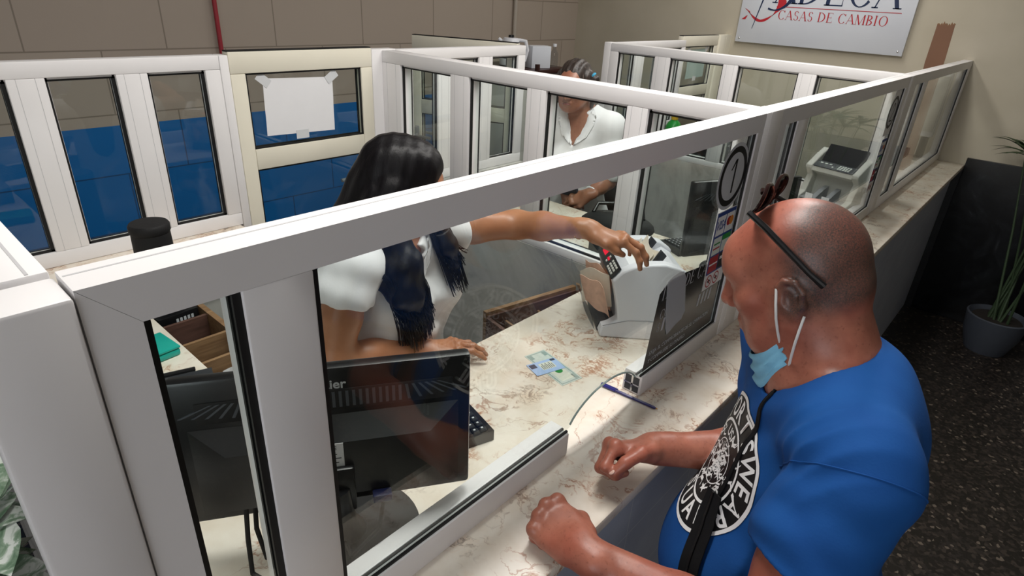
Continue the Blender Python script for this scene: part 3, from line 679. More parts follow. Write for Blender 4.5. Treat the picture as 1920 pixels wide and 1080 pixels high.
# ---------------------------------------------------------------- monitors, keyboards
def monitor(label, o, yaw, tilt, logo=True):
    'o: centre of the panel; local x along the width, y towards the screen side'
    t = thing('computer_monitor', label, 'monitor', (o[0], o[1], 0), 'computer monitors seen from the back')
    mm = Matrix.Translation(o) @ Matrix.Rotation(yaw, 4, 'Z') @ Matrix.Rotation(-tilt, 4, 'X'); W, Hh = .44, .258
    sh = G(mm).box((-W/2, -.012, -Hh/2), (W/2, .012, Hh/2), .006); sh.build('bezel', 'black_plastic', t)
    g = G(mm); a = [(-.2, -.0125, -.115), (.2, -.0125, -.115), (.2, -.0125, .046), (-.2, -.0125, .046)]; b = [(-.15, -.04, -.09), (.15, -.04, -.09), (.15, -.04, .012), (-.15, -.04, .012)]
    va = [g.bm.verts.new(mm @ Vector(p)) for p in a]; vb = [g.bm.verts.new(mm @ Vector(p)) for p in b]
    for i in range(4): g.bm.faces.new((va[i], va[(i+1) % 4], vb[(i+1) % 4], vb[i]))
    g.bm.faces.new(va[::-1]); g.bm.faces.new(vb); bk = g.build('back_shell', 'black_plastic', t)
    G(mm).box((-W/2+.012, .0121, -Hh/2+.014), (W/2-.012, .0128, Hh/2-.012)).build('screen', 'screen_grey', t)
    g = G(mm)
    for i in range(34):
        x = -.165+i*.01; fan = max(0, abs(x)-.11)*1.6*(1 if x > 0 else -1)
        g.poly([(x, -.0145, .088), (x+.0045, -.0145, .088), (x+.0045+fan*.5, -.0145, .088-.028+abs(fan)*.1), (x+fan*.5, -.0145, .06+abs(fan)*.1)][::1], (0, .0025, 0))
    # slots sit on a shallow raised band
    bd_ = G(mm).box((-.185, -.0142, .055), (.19, -.012, .092), .001); vb_ = bd_.build('vent_band', 'black_matte', t)
    g.build('vent_rib', 'vent_grey', vb_)
    g = G(mm); g.box((-.03, -.052, -.115), (.03, -.0405, -.03), .004); hub = g.build('stand_mount', 'black_plastic', t)
    c = mm @ Vector((0, -.046, -.07))
    g = G(); g.tube([c, (c.x+.002, c.y-.004, c.z-.07), (o[0]+.005, o[1]-.015, .012)], [.022, .024, .03], 14); g.build('neck', 'black_plastic', t)
    g = G(rz(yaw, (o[0]+.012, o[1]-.012, 0))); g.lathe([(0, .0005), (.115, .0005), (.118, .006), (.108, .011), (.03, .016), (0, .016)], seg=40)
    g.build('stand_base', 'black_matte', t)
    lm = mm @ frame_m((0, -.0126, 0), (1, 0, 0), (0, 0, 1), (0, -1, 0))
    if logo:
        g = G().text('Haier', .022, lm @ Matrix.Translation((.002, .100, .0004)), .0006, font_bold=True); g.build('lettering', 'ink_grey', t, False)
    st = G(mm).box((-.018, -.0412, -.055), (.016, -.0402, .012)).build('rating_label', 'paper', t)
    g = G().text('CE', .010, lm @ Matrix.Translation((.0, .004, .029)), .0004)
    for i, wd in enumerate((.018, .024, .02, .012, .022)): g.box((-.012, -.0004, 0), (-.012+wd, .0004, .0012), mtx=mm @ Matrix.Translation((0, -.0414, -.008-i*.008)))
    g.build('print', 'ink_black', st, False)
    g = G(mm).box((.055, -.058, -.102), (.085, -.0405, -.088), .002); pl = g.build('cable_plug', 'plug_blue', t)
    p = mm @ Vector((.07, -.06, -.1))
    G().tube([p, p+Vector((-.02, -.015, -.03)), p+Vector((-.07, -.01, -.055)), (o[0]-.02, o[1]-.04, .03), (o[0]-.06, o[1]+.03, .012)], .0035, 8).build('cable', 'black_matte', pl)
    return t
mon = monitor('black monitor seen from behind at the near end of counter one', (.303, .157, .215), -.57, .03)
m2 = monitor('black monitor seen from behind through the glass with the number 1', (1.915, .17, .215), -.50, .04, False)
def keyboard(label, c, ang, L=.40, W=.135):
    t = thing('computer_keyboard', label, 'keyboard', (c[0], c[1], 0), 'black keyboards'); mm = rz(ang, (c[0], c[1], .0005))
    g = G(mm); g.poly([(-L/2, -W/2, 0), (-L/2, W/2, 0), (-L/2, W/2, .016), (-L/2, -W/2, .026)], (L, 0, 0)); g.build('case', 'black_plastic', t)
    g = G(mm)
    for r in range(6):
        y = W/2-.012-r*.0205; z = .016+.010*(W/2-y)/W+.0005; n = 19; x = -L/2+.012
        while x < L/2-.02:
            wd = .018 if not (r == 5 and -L*.22 < x < L*.12) else .09
            g.box((x, y-.0165, z-.002), (min(x+wd-.0028, L/2-.01), y, z+.006), .002, seg=1); x += wd
    kk = g.build('keys', 'black_matte', t)
    g = G(mm)
    for r in range(6):
        y = W/2-.012-r*.0205; z = .016+.010*(W/2-y)/W+.0068; x = -L/2+.012
        while x < L/2-.02: g.box((x+.004, y-.008, z-.0002), (x+.0085, y-.004, z)); x += .018
    g.build('legends', 'ink_grey', kk, False)
    return t
keyboard('black keyboard half hidden behind the near monitor', (.495, .262), -.305)
keyboard('black keyboard beside the monitor at counter two', (2.12, .33), -.5)
# cables hanging by the near monitor
g = G()
for i, (dx, dy) in enumerate(((0, 0), (.02, .012), (.035, -.01))):
    g.tube([(.17+dx, .20+dy, .13), (.16+dx, .19+dy, .07), (.15+dx*1.5, .17+dy, .02), (.17+dx*2, .12+dy*2, .006), (.25+dx, .06+dy, .005)], .004, 8)
solo(g, 'monitor_cables', 'black_matte', 'bunch of black cables hanging beside the near monitor foot', 'cable', (.17, .17, 0))
# dark grey receipt printer and teal box on the side counter
t = thing('receipt_printer', 'dark grey office machine left behind the near monitor', 'printer', (.17, .71, 0))
mm = rz(-.3, (.18, .66, 0)); G(mm).poly([(-.13, -.09, .001), (-.13, .09, .001), (-.13, .09, .06), (-.13, .02, .105), (-.13, -.09, .11)], (.26, 0, 0)).build('body', 'dark_grey_plastic', t)
G(mm).box((-.1, .03, .098), (.1, .042, .104), .002).build('paper_slot', 'black_plastic', t)
t = thing('teal_case', 'teal plastic box on the side counter behind the near monitor', 'box', (.29, .955, 0))
mm = rz(.1, (.285, .955, 0)); G(mm).box((-.065, -.05, .0005), (.05, .05, .02), .006).build('base', 'teal_plastic', t); G(mm).box((-.066, -.051, .0205), (.051, .051, .027), .006).build('lid', 'teal_plastic', t)

# ---------------------------------------------------------------- drawers below the marble
t = thing('till_drawer', 'open wooden drawer with compartments under the side counter', 'drawer', (.43, .98, -.2))
x0, x1, y0, y1, zt = .30, .515, .80, 1.34, -.033
G().box((x1-.016, y0, -.16), (x1, y1, zt)).build('front_board', 'oak', t)
for i, y in enumerate((.805, .900, 1.018, 1.150, 1.33)):
    g = G().box((x0, y-.005, -.15), (x1-.0165, y+.005, zt-.006)); g.build('divider', 'oak' if i in (1, 2) else 'brown_wood', t)
G().box((x0, y0, -.162), (x1-.0165, y1, -.152)).build('bottom', 'brown_wood', t)
for i, (a, b, lab, mt) in enumerate(((.91, .94, 'white slip of paper in the side drawer', 'paper'), (.83, .87, 'crumpled white paper in the nearest compartment of the side drawer', 'paper'))):
    P = [[(.40+.085*u/6, a+(b-a)*v/3, -.10+.05*u/6*(i+.4)+.012*math.sin(u*1.7+v*2.1)*(1+i)) for u in range(7)] for v in range(4)]
    solo(G().grid(P, .0006), 'paper_slip', mt, lab, 'paper', (.44, (a+b)/2, -.15))
t = thing('black_box', 'black box with white print at the far end of the side drawer', 'box', (.40, 1.22, -.15))
G(rz(.1, (.432, 1.245, 0))).box((-.058, -.055, -.1515), (.058, .055, -.032), .003).build('box', 'black_plastic', t)
g = G(rz(.1, (.432, 1.245, 0)))
for i in range(5): g.box((-.01+i*.011, -.0556, -.058), (-.003+i*.011, -.0552, -.046))
g.build('print', 'ink_grey', t, False)
t = thing('money_drawer', 'open wooden cash drawer under the marble edge beside the teller', 'drawer', (1.24, .54, -.2))
mm = rz(math.atan2(-.075, .366), (1.10, .585, 0)); LL = .37
G(mm).box((0, -.004, -.15), (LL, .012, -.028)).build('front_board', 'oak', t)
G(mm).box((.004, -.012, -.149), (LL-.004, -.0042, -.04)).build('lining', 'brown_wood', t)
for x in (0, LL): G(mm).box((x-.006, -.19, -.149), (x+.006, -.0125, -.04)).build('side_board', 'brown_wood', t)
for x in (.07, .2): G(mm).box((x-.004, -.18, -.148), (x+.004, -.0125, -.07)).build('divider', 'oak', t)
G(mm).box((0, -.19, -.16), (LL, .0, -.151)).build('bottom', 'brown_wood', t)
for i, (x, y, r, mt, lab) in enumerate(((.10, -.075, .5, 'note_green', 'greenish banknote sticking up in the cash drawer'), (.14, -.055, -.3, 'cream_paper', 'folded cream banknotes in the middle of the cash drawer'), (.235, -.06, .2, 'cream_paper', 'cream slip near the drawer divider beside the teller'), (.30, -.065, -.2, 'paper', 'white paper at the right end of the cash drawer'))):
    q = mm @ Matrix.Translation((x, y, -.085)) @ Matrix.Rotation(r, 4, 'Z') @ Matrix.Rotation(.5, 4, 'X')
    P = [[q @ Vector((-.035+.07*u/5, .004*math.sin(u*1.2), -.05+.085*v/3)) for u in range(6)] for v in range(4)]
    solo(G().grid(P, .0012), 'banknote', mt, lab, 'banknote', mm @ Vector((x, y, -.15)))

# ---------------------------------------------------------------- bill, cards, pen on the marble
def flat_thing(name, label, cat, c, ang, layers, group=None):
    t = thing(name, label, cat, c, group); mm = rz(ang, c)
    for nm, mt, x0, y0, x1, y1, za, zb in layers: G(mm).box((x0, y0, za), (x1, y1, zb)).build(nm, mt, t, False)
    return t, mm
t, mm = flat_thing('dollar_bill', 'greenish dollar bill lying on the marble under the blue card', 'banknote', (.978, .226, 0), -1.783,
    [('sheet', 'note_green', -.078, -.033, .078, .033, .0004, .0008), ('border', 'note_dark', -.074, -.0295, .074, .0295, .0008, .00085), ('field', 'note_green', -.071, -.0265, .071, .0265, .00085, .0009),
     ('pale_panel', 'note_pale', .012, -.020, .064, .020, .0009, .00095), ('numeral_block', 'note_dark', -.07, -.026, -.052, -.016, .0009, .00095), ('numeral_block', 'note_dark', -.07, .016, -.052, .026, .0009, .00095), ('numeral_block', 'note_dark', .05, .018, .07, .026, .0009, .00095)])
g = G(mm).lathe([(0, .00095), (.0105, .00095), (.0105, .00102), (0, .00102)], (.022, .002, 0), 20); g.build('seal', 'ink_green', t, False)
t, mm = flat_thing('identity_card', 'pale blue identity card lying on the dollar bill', 'card', (.965, .238, 0), -.30,
    [('card', 'card_blue', -.043, -.027, .043, .027, .0014, .0021), ('text_panel', 'note_pale', -.014, -.012, .026, .017, .0021, .00215), ('photo', 'ink_dark', -.040, .004, -.022, .022, .0021, .00215), ('dark_corner', 'ink_dark', .026, .016, .04, .025, .0021, .00215)])
g = G(mm)
for i in range(7): g.box((-.011+i*.0052, -.010, .00215), (-.009+i*.0052, .008+.007*(i % 2), .0022))
g.build('print', 'ink_dark', t, False)
a, b = Vector((1.0, .09, .006)), Vector((1.014, -.065, .006)); d = (b-a).normalized(); b = a+d*.150; b.z = .0042
t = thing('ballpoint_pen', 'blue ballpoint pen lying across the pay slot', 'pen', (1.007, .01, 0))
P = lambda k: a.lerp(b, k)
G().tube([P(.0), P(.26)], [.0048, .0048], 12).build('cap', 'blue_ink', t)
G().tube([P(.262), P(.93), P(.97)], [.0039, .0038, .002], 6).build('barrel', 'blue_pen', t)
G().tube([P(.97), P(1.0)], [.0016, .0006], 8).build('tip', 'gold', t)
side = Vector((0, 0, 1)); g = G(); g.tube([P(.02)+side*.0052, P(.30)+side*.0056], .0014, 6); g.build('clip', 'blue_ink', t)

# ---------------------------------------------------------------- white banknote counter
def prism_xz(g, prof, y0, y1):
    return g.poly([(x, y0, z) for x, z in prof], (0, y1-y0, 0))
MC = frame_m((1.196, .229, .001), (.63, -.777, 0), (.712, .710, 0), (0, 0, 1))
t = thing('banknote_counter', 'white banknote counting machine the teller feeds at counter one', 'money counter', (1.33, .2, 0), 'banknote counting machines')
top = [(.015, .172), (.038, .202), (.07, .219), (.11, .228), (.15, .231), (.19, .222), (.222, .20)]
side = [(0, 0), (-.004, .012), (.002, .032), (.02, .040), (.042, .058), (.038, .085), (.030, .12), (.022, .15)]+top[0:]+[(.228, .12), (.226, 0)]
W = .225
for y0, y1 in ((0, .034), (W-.034, W)):
    g = G(MC); prism_xz(g, side, y0, y1); ob = g.build('side_panel', 'white_plastic', t, angle=25)
    bv = ob.modifiers.new('b', 'BEVEL'); bv.width = .005; bv.segments = 3; bv.limit_method = 'ANGLE'; bv.angle_limit = .9
core = [(.055, 0), (.06, .15), (.042, .190), (.062, .2105), (.09, .205), (.105, .175), (.135, .165), (.165, .195), (.19, .21), (.217, .195), (.222, 0)]
g = G(MC); prism_xz(g, core, .0345, W-.0345); g.build('core', 'white_plastic', t, angle=25)
g = G(MC); prism_xz(g, [(-.003, .0), (-.006, .014), (0, .03), (.02, .035), (.0545, .02), (.0545, 0)], .0345, W-.0345); g.build('tray_floor', 'dark_grey_plastic', t)
g = G(MC); g.tube([(.003, .0, .036), (.02, -.0006, .042), (.07, -.0008, .057), (.12, -.0008, .060), (.2, -.0006, .056)], .0012, 6); g.build('seam', 'grey_plastic', t)
# keypad on the slope
u = Vector((.023, 0, .030)).normalized(); KP = MC @ frame_m((.013, .012, .1735), (u.x, 0, u.z), (0, 1, 0), (-u.z, 0, u.x))
pad = G(KP).box((.0005, .0, -.0), (.040, .20, .003), .001).build('keypad', 'black_plastic', t)
g = G(KP)
for i in range(4):
    for j in range(3): g.box((.006+j*.0105, .015+i*.015, .003), (.0125+j*.0105, .026+i*.015, .0055), .0012)
g.box((.026, .096, .003), (.032, .106, .0052), .001); g.box((.010, .096, .003), (.016, .106, .0052), .001)
g.build('button', 'light_grey_plastic', pad)
G(KP).box((.018, .092, .003), (.025, .112, .0035)).build('red_display', 'red_led', pad); G(KP).box((.016, .135, .003), (.032, .175, .0034)).build('red_display', 'red_led', pad)
for y in (.055, W-.068):
    g = G(MC); prism_xz(g, [(.112, .175), (.128, .170), (.165, .235), (.150, .249)], y, y+.012); q = g.build('note_guide', 'dark_grey_plastic', t)
    G(MC).box((.12, y+.012, .19), (.145, y+.03, .215), .002).build('guide_wing', 'clear_plastic', q)
g = G(MC)
for s_ in (.17, .19): g.box((s_, .06, .2105), (s_+.008, .075, .2125), .001); g.box((s_, .15, .2105), (s_+.008, .16, .2125), .001)
# transparent stacker tray: two cheeks and a curved front
g = G(MC); P = [[(-.010-.050*math.sin(math.pi*.5*v/7)-.004*math.cos(u*.8), .012+.2*u/8, .014+.13*v/7) for u in range(9)] for v in range(8)]
for r in P:
    for k in range(len(r)): r[k] = MC @ Vector(r[k])
q = G(); q.grid(P, .0015); q.build('clear_tray', 'clear_plastic', t)
g.bm.free()
# notes standing in the stacker
nb = None
for i, (s0, y0, sw, yw, h, lean, mt) in enumerate(((.030, .040, -.058, .060, .098, -.026, 'orange_note'), (.036, .066, -.064, .085, .112, -.018, 'cream_paper'), (.040, .090, -.056, .090, .118, -.014, 'orange_note'), (.044, .105, -.032, .088, .098, -.006, 'orange_note'), (.048, .125, -.020, .080, .10, -.004, 'cream_paper'))):
    P = [[MC @ Vector((s0+sw*u/8+lean*v/5+.003*math.sin(u*.7+i), y0+yw*u/8+.004*v/5, .040+h*v/5*(1-.30*abs(u/8-.35-.1*(i%2)))+.020*(u/8-.5)*(-1)**i+.010+.004*math.sin(u*1.1+i*2))) for u in range(9)] for v in range(6)]
    o = solo(G().grid(P, .0010), 'banknote', mt, 'orange and cream banknote standing in the tray of the white counting machine', 'banknote', MC @ Vector((.01, .1, .03)), 'notes in the counting machine tray')
# notes in the hopper under the teller's fingers
for i in range(3):
    P = [[MC @ Vector((.092+.012*i+.020*v/4+.006*math.sin(u*.8+i), .05+.125*u/7, .188+.012*i+.034*v/4+.006*math.sin(u*.9+i*1.3))) for u in range(8)] for v in range(5)]
    solo(G().grid(P, .0012), 'banknote', 'cream_paper', 'cream banknote fed into the top of the white counting machine', 'banknote', MC @ Vector((.11, .11, .18)), 'notes in the machine hopper')

# ---------------------------------------------------------------- older grey counting machine at counter two
t = thing('banknote_counter', 'older beige-grey counting machine behind the glass with the number 2', 'money counter', (3.0, .17, 0), 'banknote counting machines')
M2 = frame_m((2.905, .06, .001), (.975, -.22, 0), (.22, .975, 0), (0, 0, 1)); W = .255
s2 = [(-.02, 0), (-.02, .055), (.03, .075), (.06, .15), (.028, .185), (.028, .20), (.10, .245), (.15, .27), (.20, .255), (.20, 0)]
for y0, y1 in ((0, .03), (W-.03, W)):
    ob = G(M2); prism_xz(ob, s2, y0, y1); ob = ob.build('side_panel', 'light_grey_plastic', t, angle=25); bv = ob.modifiers.new('b', 'BEVEL'); bv.width = .004; bv.segments = 2; bv.limit_method = 'ANGLE'; bv.angle_limit = .7
g = G(M2); prism_xz(g, [(-.025, 0), (-.025, .045), (.09, .05), (.10, .15), (.032, .178), (.034, .198), (.085, .215), (.10, .19), (.15, .2), (.195, .25), (.198, 0)], .0305, W-.0305); g.build('core', 'light_grey_plastic', t, angle=25)
g = G(M2); g.box((-.015, .032, .051), (.088, W-.032, .056)); g.build('tray_floor', 'grey_plastic', t)
for y in (.085, .145): g = G(M2); prism_xz(g, [(-.02, .0565), (.085, .0565), (.085, .11), (.05, .10), (-.01, .07)], y, y+.022); g.build('stacker_fin', 'grey_plastic', t)
for y in (.075, .155): G(M2).box((-.028, y, .045), (-.0255, y+.035, .085)).build('paper_stop', 'white_plastic', t)
u = Vector((.055, 0, .022)).normalized(); KP = M2 @ frame_m((.032, .033, .199), (u.x, 0, u.z), (0, 1, 0), (-u.z, 0, u.x))
pad = G(KP).box((0, 0, .0), (.052, W-.066, .003), .001).build('keypad', 'dark_grey_plastic', t)
g = G(KP)
for j in range(3):
    for i in range(5): g.box((.008+j*.012, .022+i*.012, .003), (.016+j*.012, .031+i*.012, .005), .001)
for i in range(3): g.box((.03, .115+i*.022, .003), (.038, .127+i*.022, .005), .001)
g.box((.012, .10, .003), (.02, .107, .005)); g.build('button', 'ink_pale', pad)
g = G(M2); prism_xz(g, [(.095, .21), (.105, .20), (.15, .285), (.142, .292)], .035, W-.035); g.build('hopper_plate', 'black_plastic', t)
g = G(M2); g.tube([(.1, -.012, .13), (.1, 0, .13)], .014, 14); g.build('side_knob', 'black_plastic', t)

# ---------------------------------------------------------------- small things behind the glass
t = thing('black_canister', 'black cylindrical container with a flat wide lid before the back panes', 'container', (.435, 1.25, 0))
G().lathe([(0, .0005), (.052, .0005), (.054, .02), (.050, .2), (0, .2)], (.435, 1.27, 0), 30).build('body', 'black_matte', t)
G().lathe([(0, .2005), (.050, .2005), (.053, .206), (.053, .222), (.049, .228), (0, .229)], (.435, 1.27, 0), 30).build('lid', 'black_matte', t)
t = thing('handbag', 'black handbag lying on the side counter before the older woman', 'bag', (1.90, .66, 0))
bm_ = G(rz(.35, (1.90, .64, 0))); bm_.ball((0, 0, .052), (.085, .15, .052), 24); bm_.build('body', 'black_matte', t, angle=180)
bm_ = G(rz(.35, (1.90, .64, 0))); bm_.tube([(0, -.1, .09), (.03, -.09, .12), (.05, 0, .128), (.03, .09, .12), (0, .1, .09)], .008, 10); bm_.build('handle', 'black_plastic', t)
bm_ = G(rz(.35, (1.90, .64, 0))); bm_.tube([(.0, -.14, .062), (.0, -.05, .101), (0, .05, .101), (0, .14, .062)], .004, 8); bm_.build('zip', 'silver', t)
t = thing('desk_phone', 'dark grey telephone beside the monitor at counter two', 'telephone', (1.70, .50, 0))
mm = rz(-.5, (1.69, .50, 0)); G(mm).poly([(-.07, -.09, .001), (-.07, .09, .001), (-.07, .09, .055), (-.07, -.09, .02)], (.14, 0, 0)).build('body', 'dark_grey_plastic', t)
G(mm).tube([(-.045, -.085, .06), (-.045, -.05, .07), (-.045, .05, .085), (-.045, .085, .08)], [.022, .015, .015, .022], 12).build('handset', 'black_plastic', t)
t = thing('spray_bottle', 'green bottle with yellow cap in the last cubicle', 'bottle', (3.37, 1.22, 0))
G().lathe([(0, .0005), (.045, .0005), (.048, .01), (.048, .18), (.034, .205), (.018, .22), (0, .22)], (3.37, 1.21, 0)).build('bottle', 'bottle_green', t)
G().lathe([(0, .2205), (.02, .2205), (.023, .25), (.014, .29), (0, .291)], (3.37, 1.21, 0), 18).build('cap', 'cap_yellow', t)
t = thing('office_printer', 'black printer behind the green bottle in the last cubicle', 'printer', (3.42, .95, 0))
G().box((3.27, .80, .0005), (3.53, 1.10, .15), .012).build('body', 'black_plastic', t); G().box((3.28, .82, .151), (3.52, 1.08, .165), .006).build('lid', 'dark_grey_plastic', t); G().box((3.262, .86, .05), (3.269, 1.04, .075)).build('slot', 'black_matte', t)
# white slab put in for the lit wall's reflection in the pane, and the cardboard, last counter
t = thing('pane_reflection', 'white slab on a black stem standing in for a wall reflection in the last pane', 'monitor', (4.73, .10, 0))
G().box((4.70, .056, .15), (4.76, .135, .56), .02).build('reflection_slab', 'white_plastic', t); G().box((4.685, .064, .19), (4.699, .127, .53), .003).build('screen', 'light_grey_plastic', t)
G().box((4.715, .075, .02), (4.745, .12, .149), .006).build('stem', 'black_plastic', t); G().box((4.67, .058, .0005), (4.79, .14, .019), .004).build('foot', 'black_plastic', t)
g = G(); yb0, yb1 = .060, .165; xs = 4.28; n = 16
tp = [(yb0+.02+(yb1-yb0-.02)*i/n, .825+.008*math.sin(i*2.7)+.004*math.sin(i*7.1)) for i in range(n+1)]
pts = [(xs, yb0+.005, .0005), (xs, yb1-.01, .0005), (xs, yb1-.012, .45), (xs, yb1, .62)]+[(xs, y, z) for y, z in tp[::-1]]+[(xs, yb0+.012, .65)]
t = thing('cardboard_piece', 'torn brown cardboard sticking up above the last counter', 'cardboard', (xs, .12, 0))
g.poly(pts, (.006, 0, 0)); g.build('sheet', 'cardboard', t, False)
g = G(); g.tube([(xs+.003, y, z+.001) for y, z in tp], .0035, 6); g.build('torn_edge', 'cardboard_edge', t)

# ---------------------------------------------------------------- back corner: pipes, cabinet, kettle
for (x, r, mt, lab, zb) in ((1.515, .012, 'red_paint', 'thin red pipe running up the cream block wall', -.3), (3.965, .016, 'pipe_white', 'pale pipe running up the wall above the kettle', .2)):
    t = thing('wall_pipe', lab, 'pipe', (x, YB-.03, zb)); G().tube([(x, YB-.025, zb), (x, YB-.025, CEIL-.002)], r, 12).build('pipe', mt, t)
    for z in (.35, 1.2): G().box((x-r-.008, YB-.03, z), (x+r+.008, YB-.001, z+.02), .002).build('clamp', mt, t)
t = thing('sideboard', 'tall dark wooden sideboard in the back corner', 'cabinet', (3.5, 2.65, FL))
CX0, CX1, CY0, CY1, CZ = 2.98, 3.62, 2.25, 2.75, .395
G().box((CX0-.02, CY0-.02, CZ-.03), (CX1+.02, CY1, CZ), .004).build('top', 'dark_wood', t); G().box((CX0, CY0, FL+.04), (CX1, CY1-.01, CZ-.0305), .003).build('body', 'light_grey_plastic', t)
for x0, x1 in ((CX0+.01, (CX0+CX1)/2-.005), ((CX0+CX1)/2+.005, CX1-.01)):
    d = G().box((x0, CY0-.017, FL+.06), (x1, CY0-.0005, CZ-.06), .003).build('door', 'light_grey_plastic', t); G().tube([(x1-.03, CY0-.03, -.25), (x1-.03, CY0-.03, -.1)], .006, 8).build('handle', 'steel', d)
for x in (CX0+.02, CX1-.06): G().box((x, CY0+.03, FL+.0005), (x+.04, CY0+.07, FL+.0395)).build('foot', 'dark_wood', t)
t = thing('electric_kettle', 'white electric kettle on the sideboard in the back corner', 'kettle', (3.16, 2.5, CZ)); kx, ky = 3.20, 2.42
G().lathe([(0, CZ+.001), (.075, CZ+.001), (.075, CZ+.02), (0, CZ+.02)], (kx, ky, 0)).build('base', 'black_plastic', t)
G().lathe([(0, CZ+.0205), (.072, CZ+.0205), (.075, CZ+.05), (.068, CZ+.12), (.055, CZ+.185), (.05, CZ+.192), (0, CZ+.195)], (kx, ky, 0)).build('body', 'white_plastic', t)
G().lathe([(0, CZ+.1955), (.02, CZ+.1955), (.018, CZ+.21), (0, CZ+.212)], (kx, ky, 0), 16).build('lid_knob', 'black_plastic', t)
hx, hy = .64, -.77
G().tube([(kx+hx*.052, ky+hy*.052, CZ+.18), (kx+hx*.10, ky+hy*.10, CZ+.175), (kx+hx*.115, ky+hy*.115, CZ+.12), (kx+hx*.10, ky+hy*.10, CZ+.05), (kx+hx*.07, ky+hy*.07, CZ+.045)], [.012, .013, .012, .011, .010], 10).build('handle', 'white_plastic', t)
G().tube([(kx-hx*.05, ky-hy*.05, CZ+.15), (kx-hx*.085, ky-hy*.085, CZ+.185)], [.02, .01], 10).build('spout', 'white_plastic', t)
t = thing('white_carton', 'plain white box standing right of the kettle', 'box', (3.43, 2.40, CZ)); G(rz(-.35, (3.40, 2.34, 0))).box((-.075, -.05, CZ+.001), (.075, .05, CZ+.145), .003).build('box', 'sign_panel', t); G(rz(-.35, (3.40, 2.34, 0))).box((-.076, -.006, CZ+.1452), (.076, .006, CZ+.1462)).build('tape', 'tape', t)
t = thing('side_chair', 'dark wooden chair behind the older woman', 'chair', (3.42, 1.95, FL)); cx, cy = 3.42, 1.95
for sx_ in (-1, 1):
    G().tube([(cx+.2*sx_, cy+.19, FL), (cx+.2*sx_, cy+.2, -.55), (cx+.2*sx_, cy+.24, .44)], .017, 8).build('rear_leg', 'dark_wood', t); G().tube([(cx+.2*sx_, cy-.2, FL), (cx+.2*sx_, cy-.2, -.6)], .017, 8).build('front_leg', 'dark_wood', t)
G().box((cx-.22, cy-.22, -.6), (cx+.22, cy+.21, -.56), .01).build('seat', 'dark_wood', t); G().box((cx-.2, cy+.21, .1), (cx+.2, cy+.235, .36), .008).build('backrest', 'dark_wood', t)
t = thing('clear_bottle', 'small clear bottle on the sideboard behind the older woman', 'bottle', (3.56, 2.35, CZ)); G().lathe([(0, CZ+.001), (.03, CZ+.001), (.03, CZ+.09), (.012, CZ+.12), (.012, CZ+.135), (0, CZ+.136)], (3.57, 2.33, 0), 18).build('bottle', 'clear_plastic', t); G().lathe([(0, CZ+.1365), (.014, CZ+.1365), (.014, CZ+.155), (0, CZ+.156)], (3.57, 2.33, 0), 14).build('cap', 'white_plastic', t)

# ---------------------------------------------------------------- plants
def leaf_blade(g, base, tip, wid, droop, n=7, fold=.25):
    base, tip = Vector(base), Vector(tip); d = tip-base; L = d.length; s = d.cross(Vector((0, 0, 1)))
    s = (s.normalized() if s.length > 1e-6 else Vector((1, 0, 0))); up = s.cross(d).normalized()
    rows = []
    for i in range(n+1):
        k = i/n; c = base+d*k+up*(math.sin(math.pi*k*.9)*droop*L); ww = wid*math.sin(math.pi*min(1, .06+k*.94))**.8*(1-.25*k)
        rows.append([c-s*ww+up*ww*fold, c, c+s*ww+up*ww*fold])
    v = [[g.bm.verts.new(p) for p in r] for r in rows]
    for i in range(n):
        for j in range(2): g.bm.faces.new((v[i][j], v[i][j+1], v[i+1][j+1], v[i+1][j]))
px, py = 4.50, -.64
t = thing('potted_palm', 'dark potted palm in a pale pot by the black marble wall', 'plant', (px, py, FL))
G().lathe([(0, FL+.001), (.11, FL+.001), (.15, FL+.12), (.165, FL+.24), (.155, FL+.245), (.14, FL+.21), (0, FL+.20)], (px, py, 0), 32).build('pot', 'pot_white', t)
G().lathe([(0, FL+.2005), (.138, FL+.212), (.13, FL+.222), (0, FL+.23)], (px, py, 0), 24).build('soil', 'soil', t)
for i in range(11):
    an = rng.uniform(0, 6.28); rr = rng.uniform(.05, .22); hh = rng.uniform(.0, .24) if i else .23
    if i < 4: an = (2.3, 1.0, 3.4, 5.3)[i]; hh = (.20, .22, .16, .17)[i]
    tp_ = Vector((min(px+rr*math.cos(an), 4.70), py+rr*math.sin(an), hh-.02)); b0 = Vector((px+rng.uniform(-.06, .06), py+rng.uniform(-.06, .06), FL+.215))
    G().tube([b0, b0.lerp(tp_, .5)+Vector((0, 0, .05)), tp_], [.008, .006, .004], 7).build('cane', 'stem_green', t)
    g = G()
    for k in range(9):
        a2 = an+(k-4)*.42; L = rng.uniform(.16, .24); el = rng.uniform(-.25, .45)
        q = tp_+Vector((math.cos(a2)*math.cos(el), math.sin(a2)*math.cos(el), math.sin(el)))*L; q.x = min(q.x, 4.79); leaf_blade(g, tp_, q, .016, .12)
    g.build('frond', 'leaf_dark', t, angle=180)
px, py = -.26, .62
t = thing('variegated_plant', 'bushy green and white plant left of the near corner post', 'plant', (px, py, FL))
G().lathe([(0, FL+.001), (.14, FL+.001), (.17, FL+.3), (.19, FL+.62), (.18, FL+.63), (.16, FL+.56), (0, FL+.55)], (px, py, 0), 32).build('pot', 'white_plastic', t)
G().lathe([(0, FL+.551), (.158, FL+.565), (0, FL+.585)], (px, py, 0), 24).build('soil', 'soil', t)
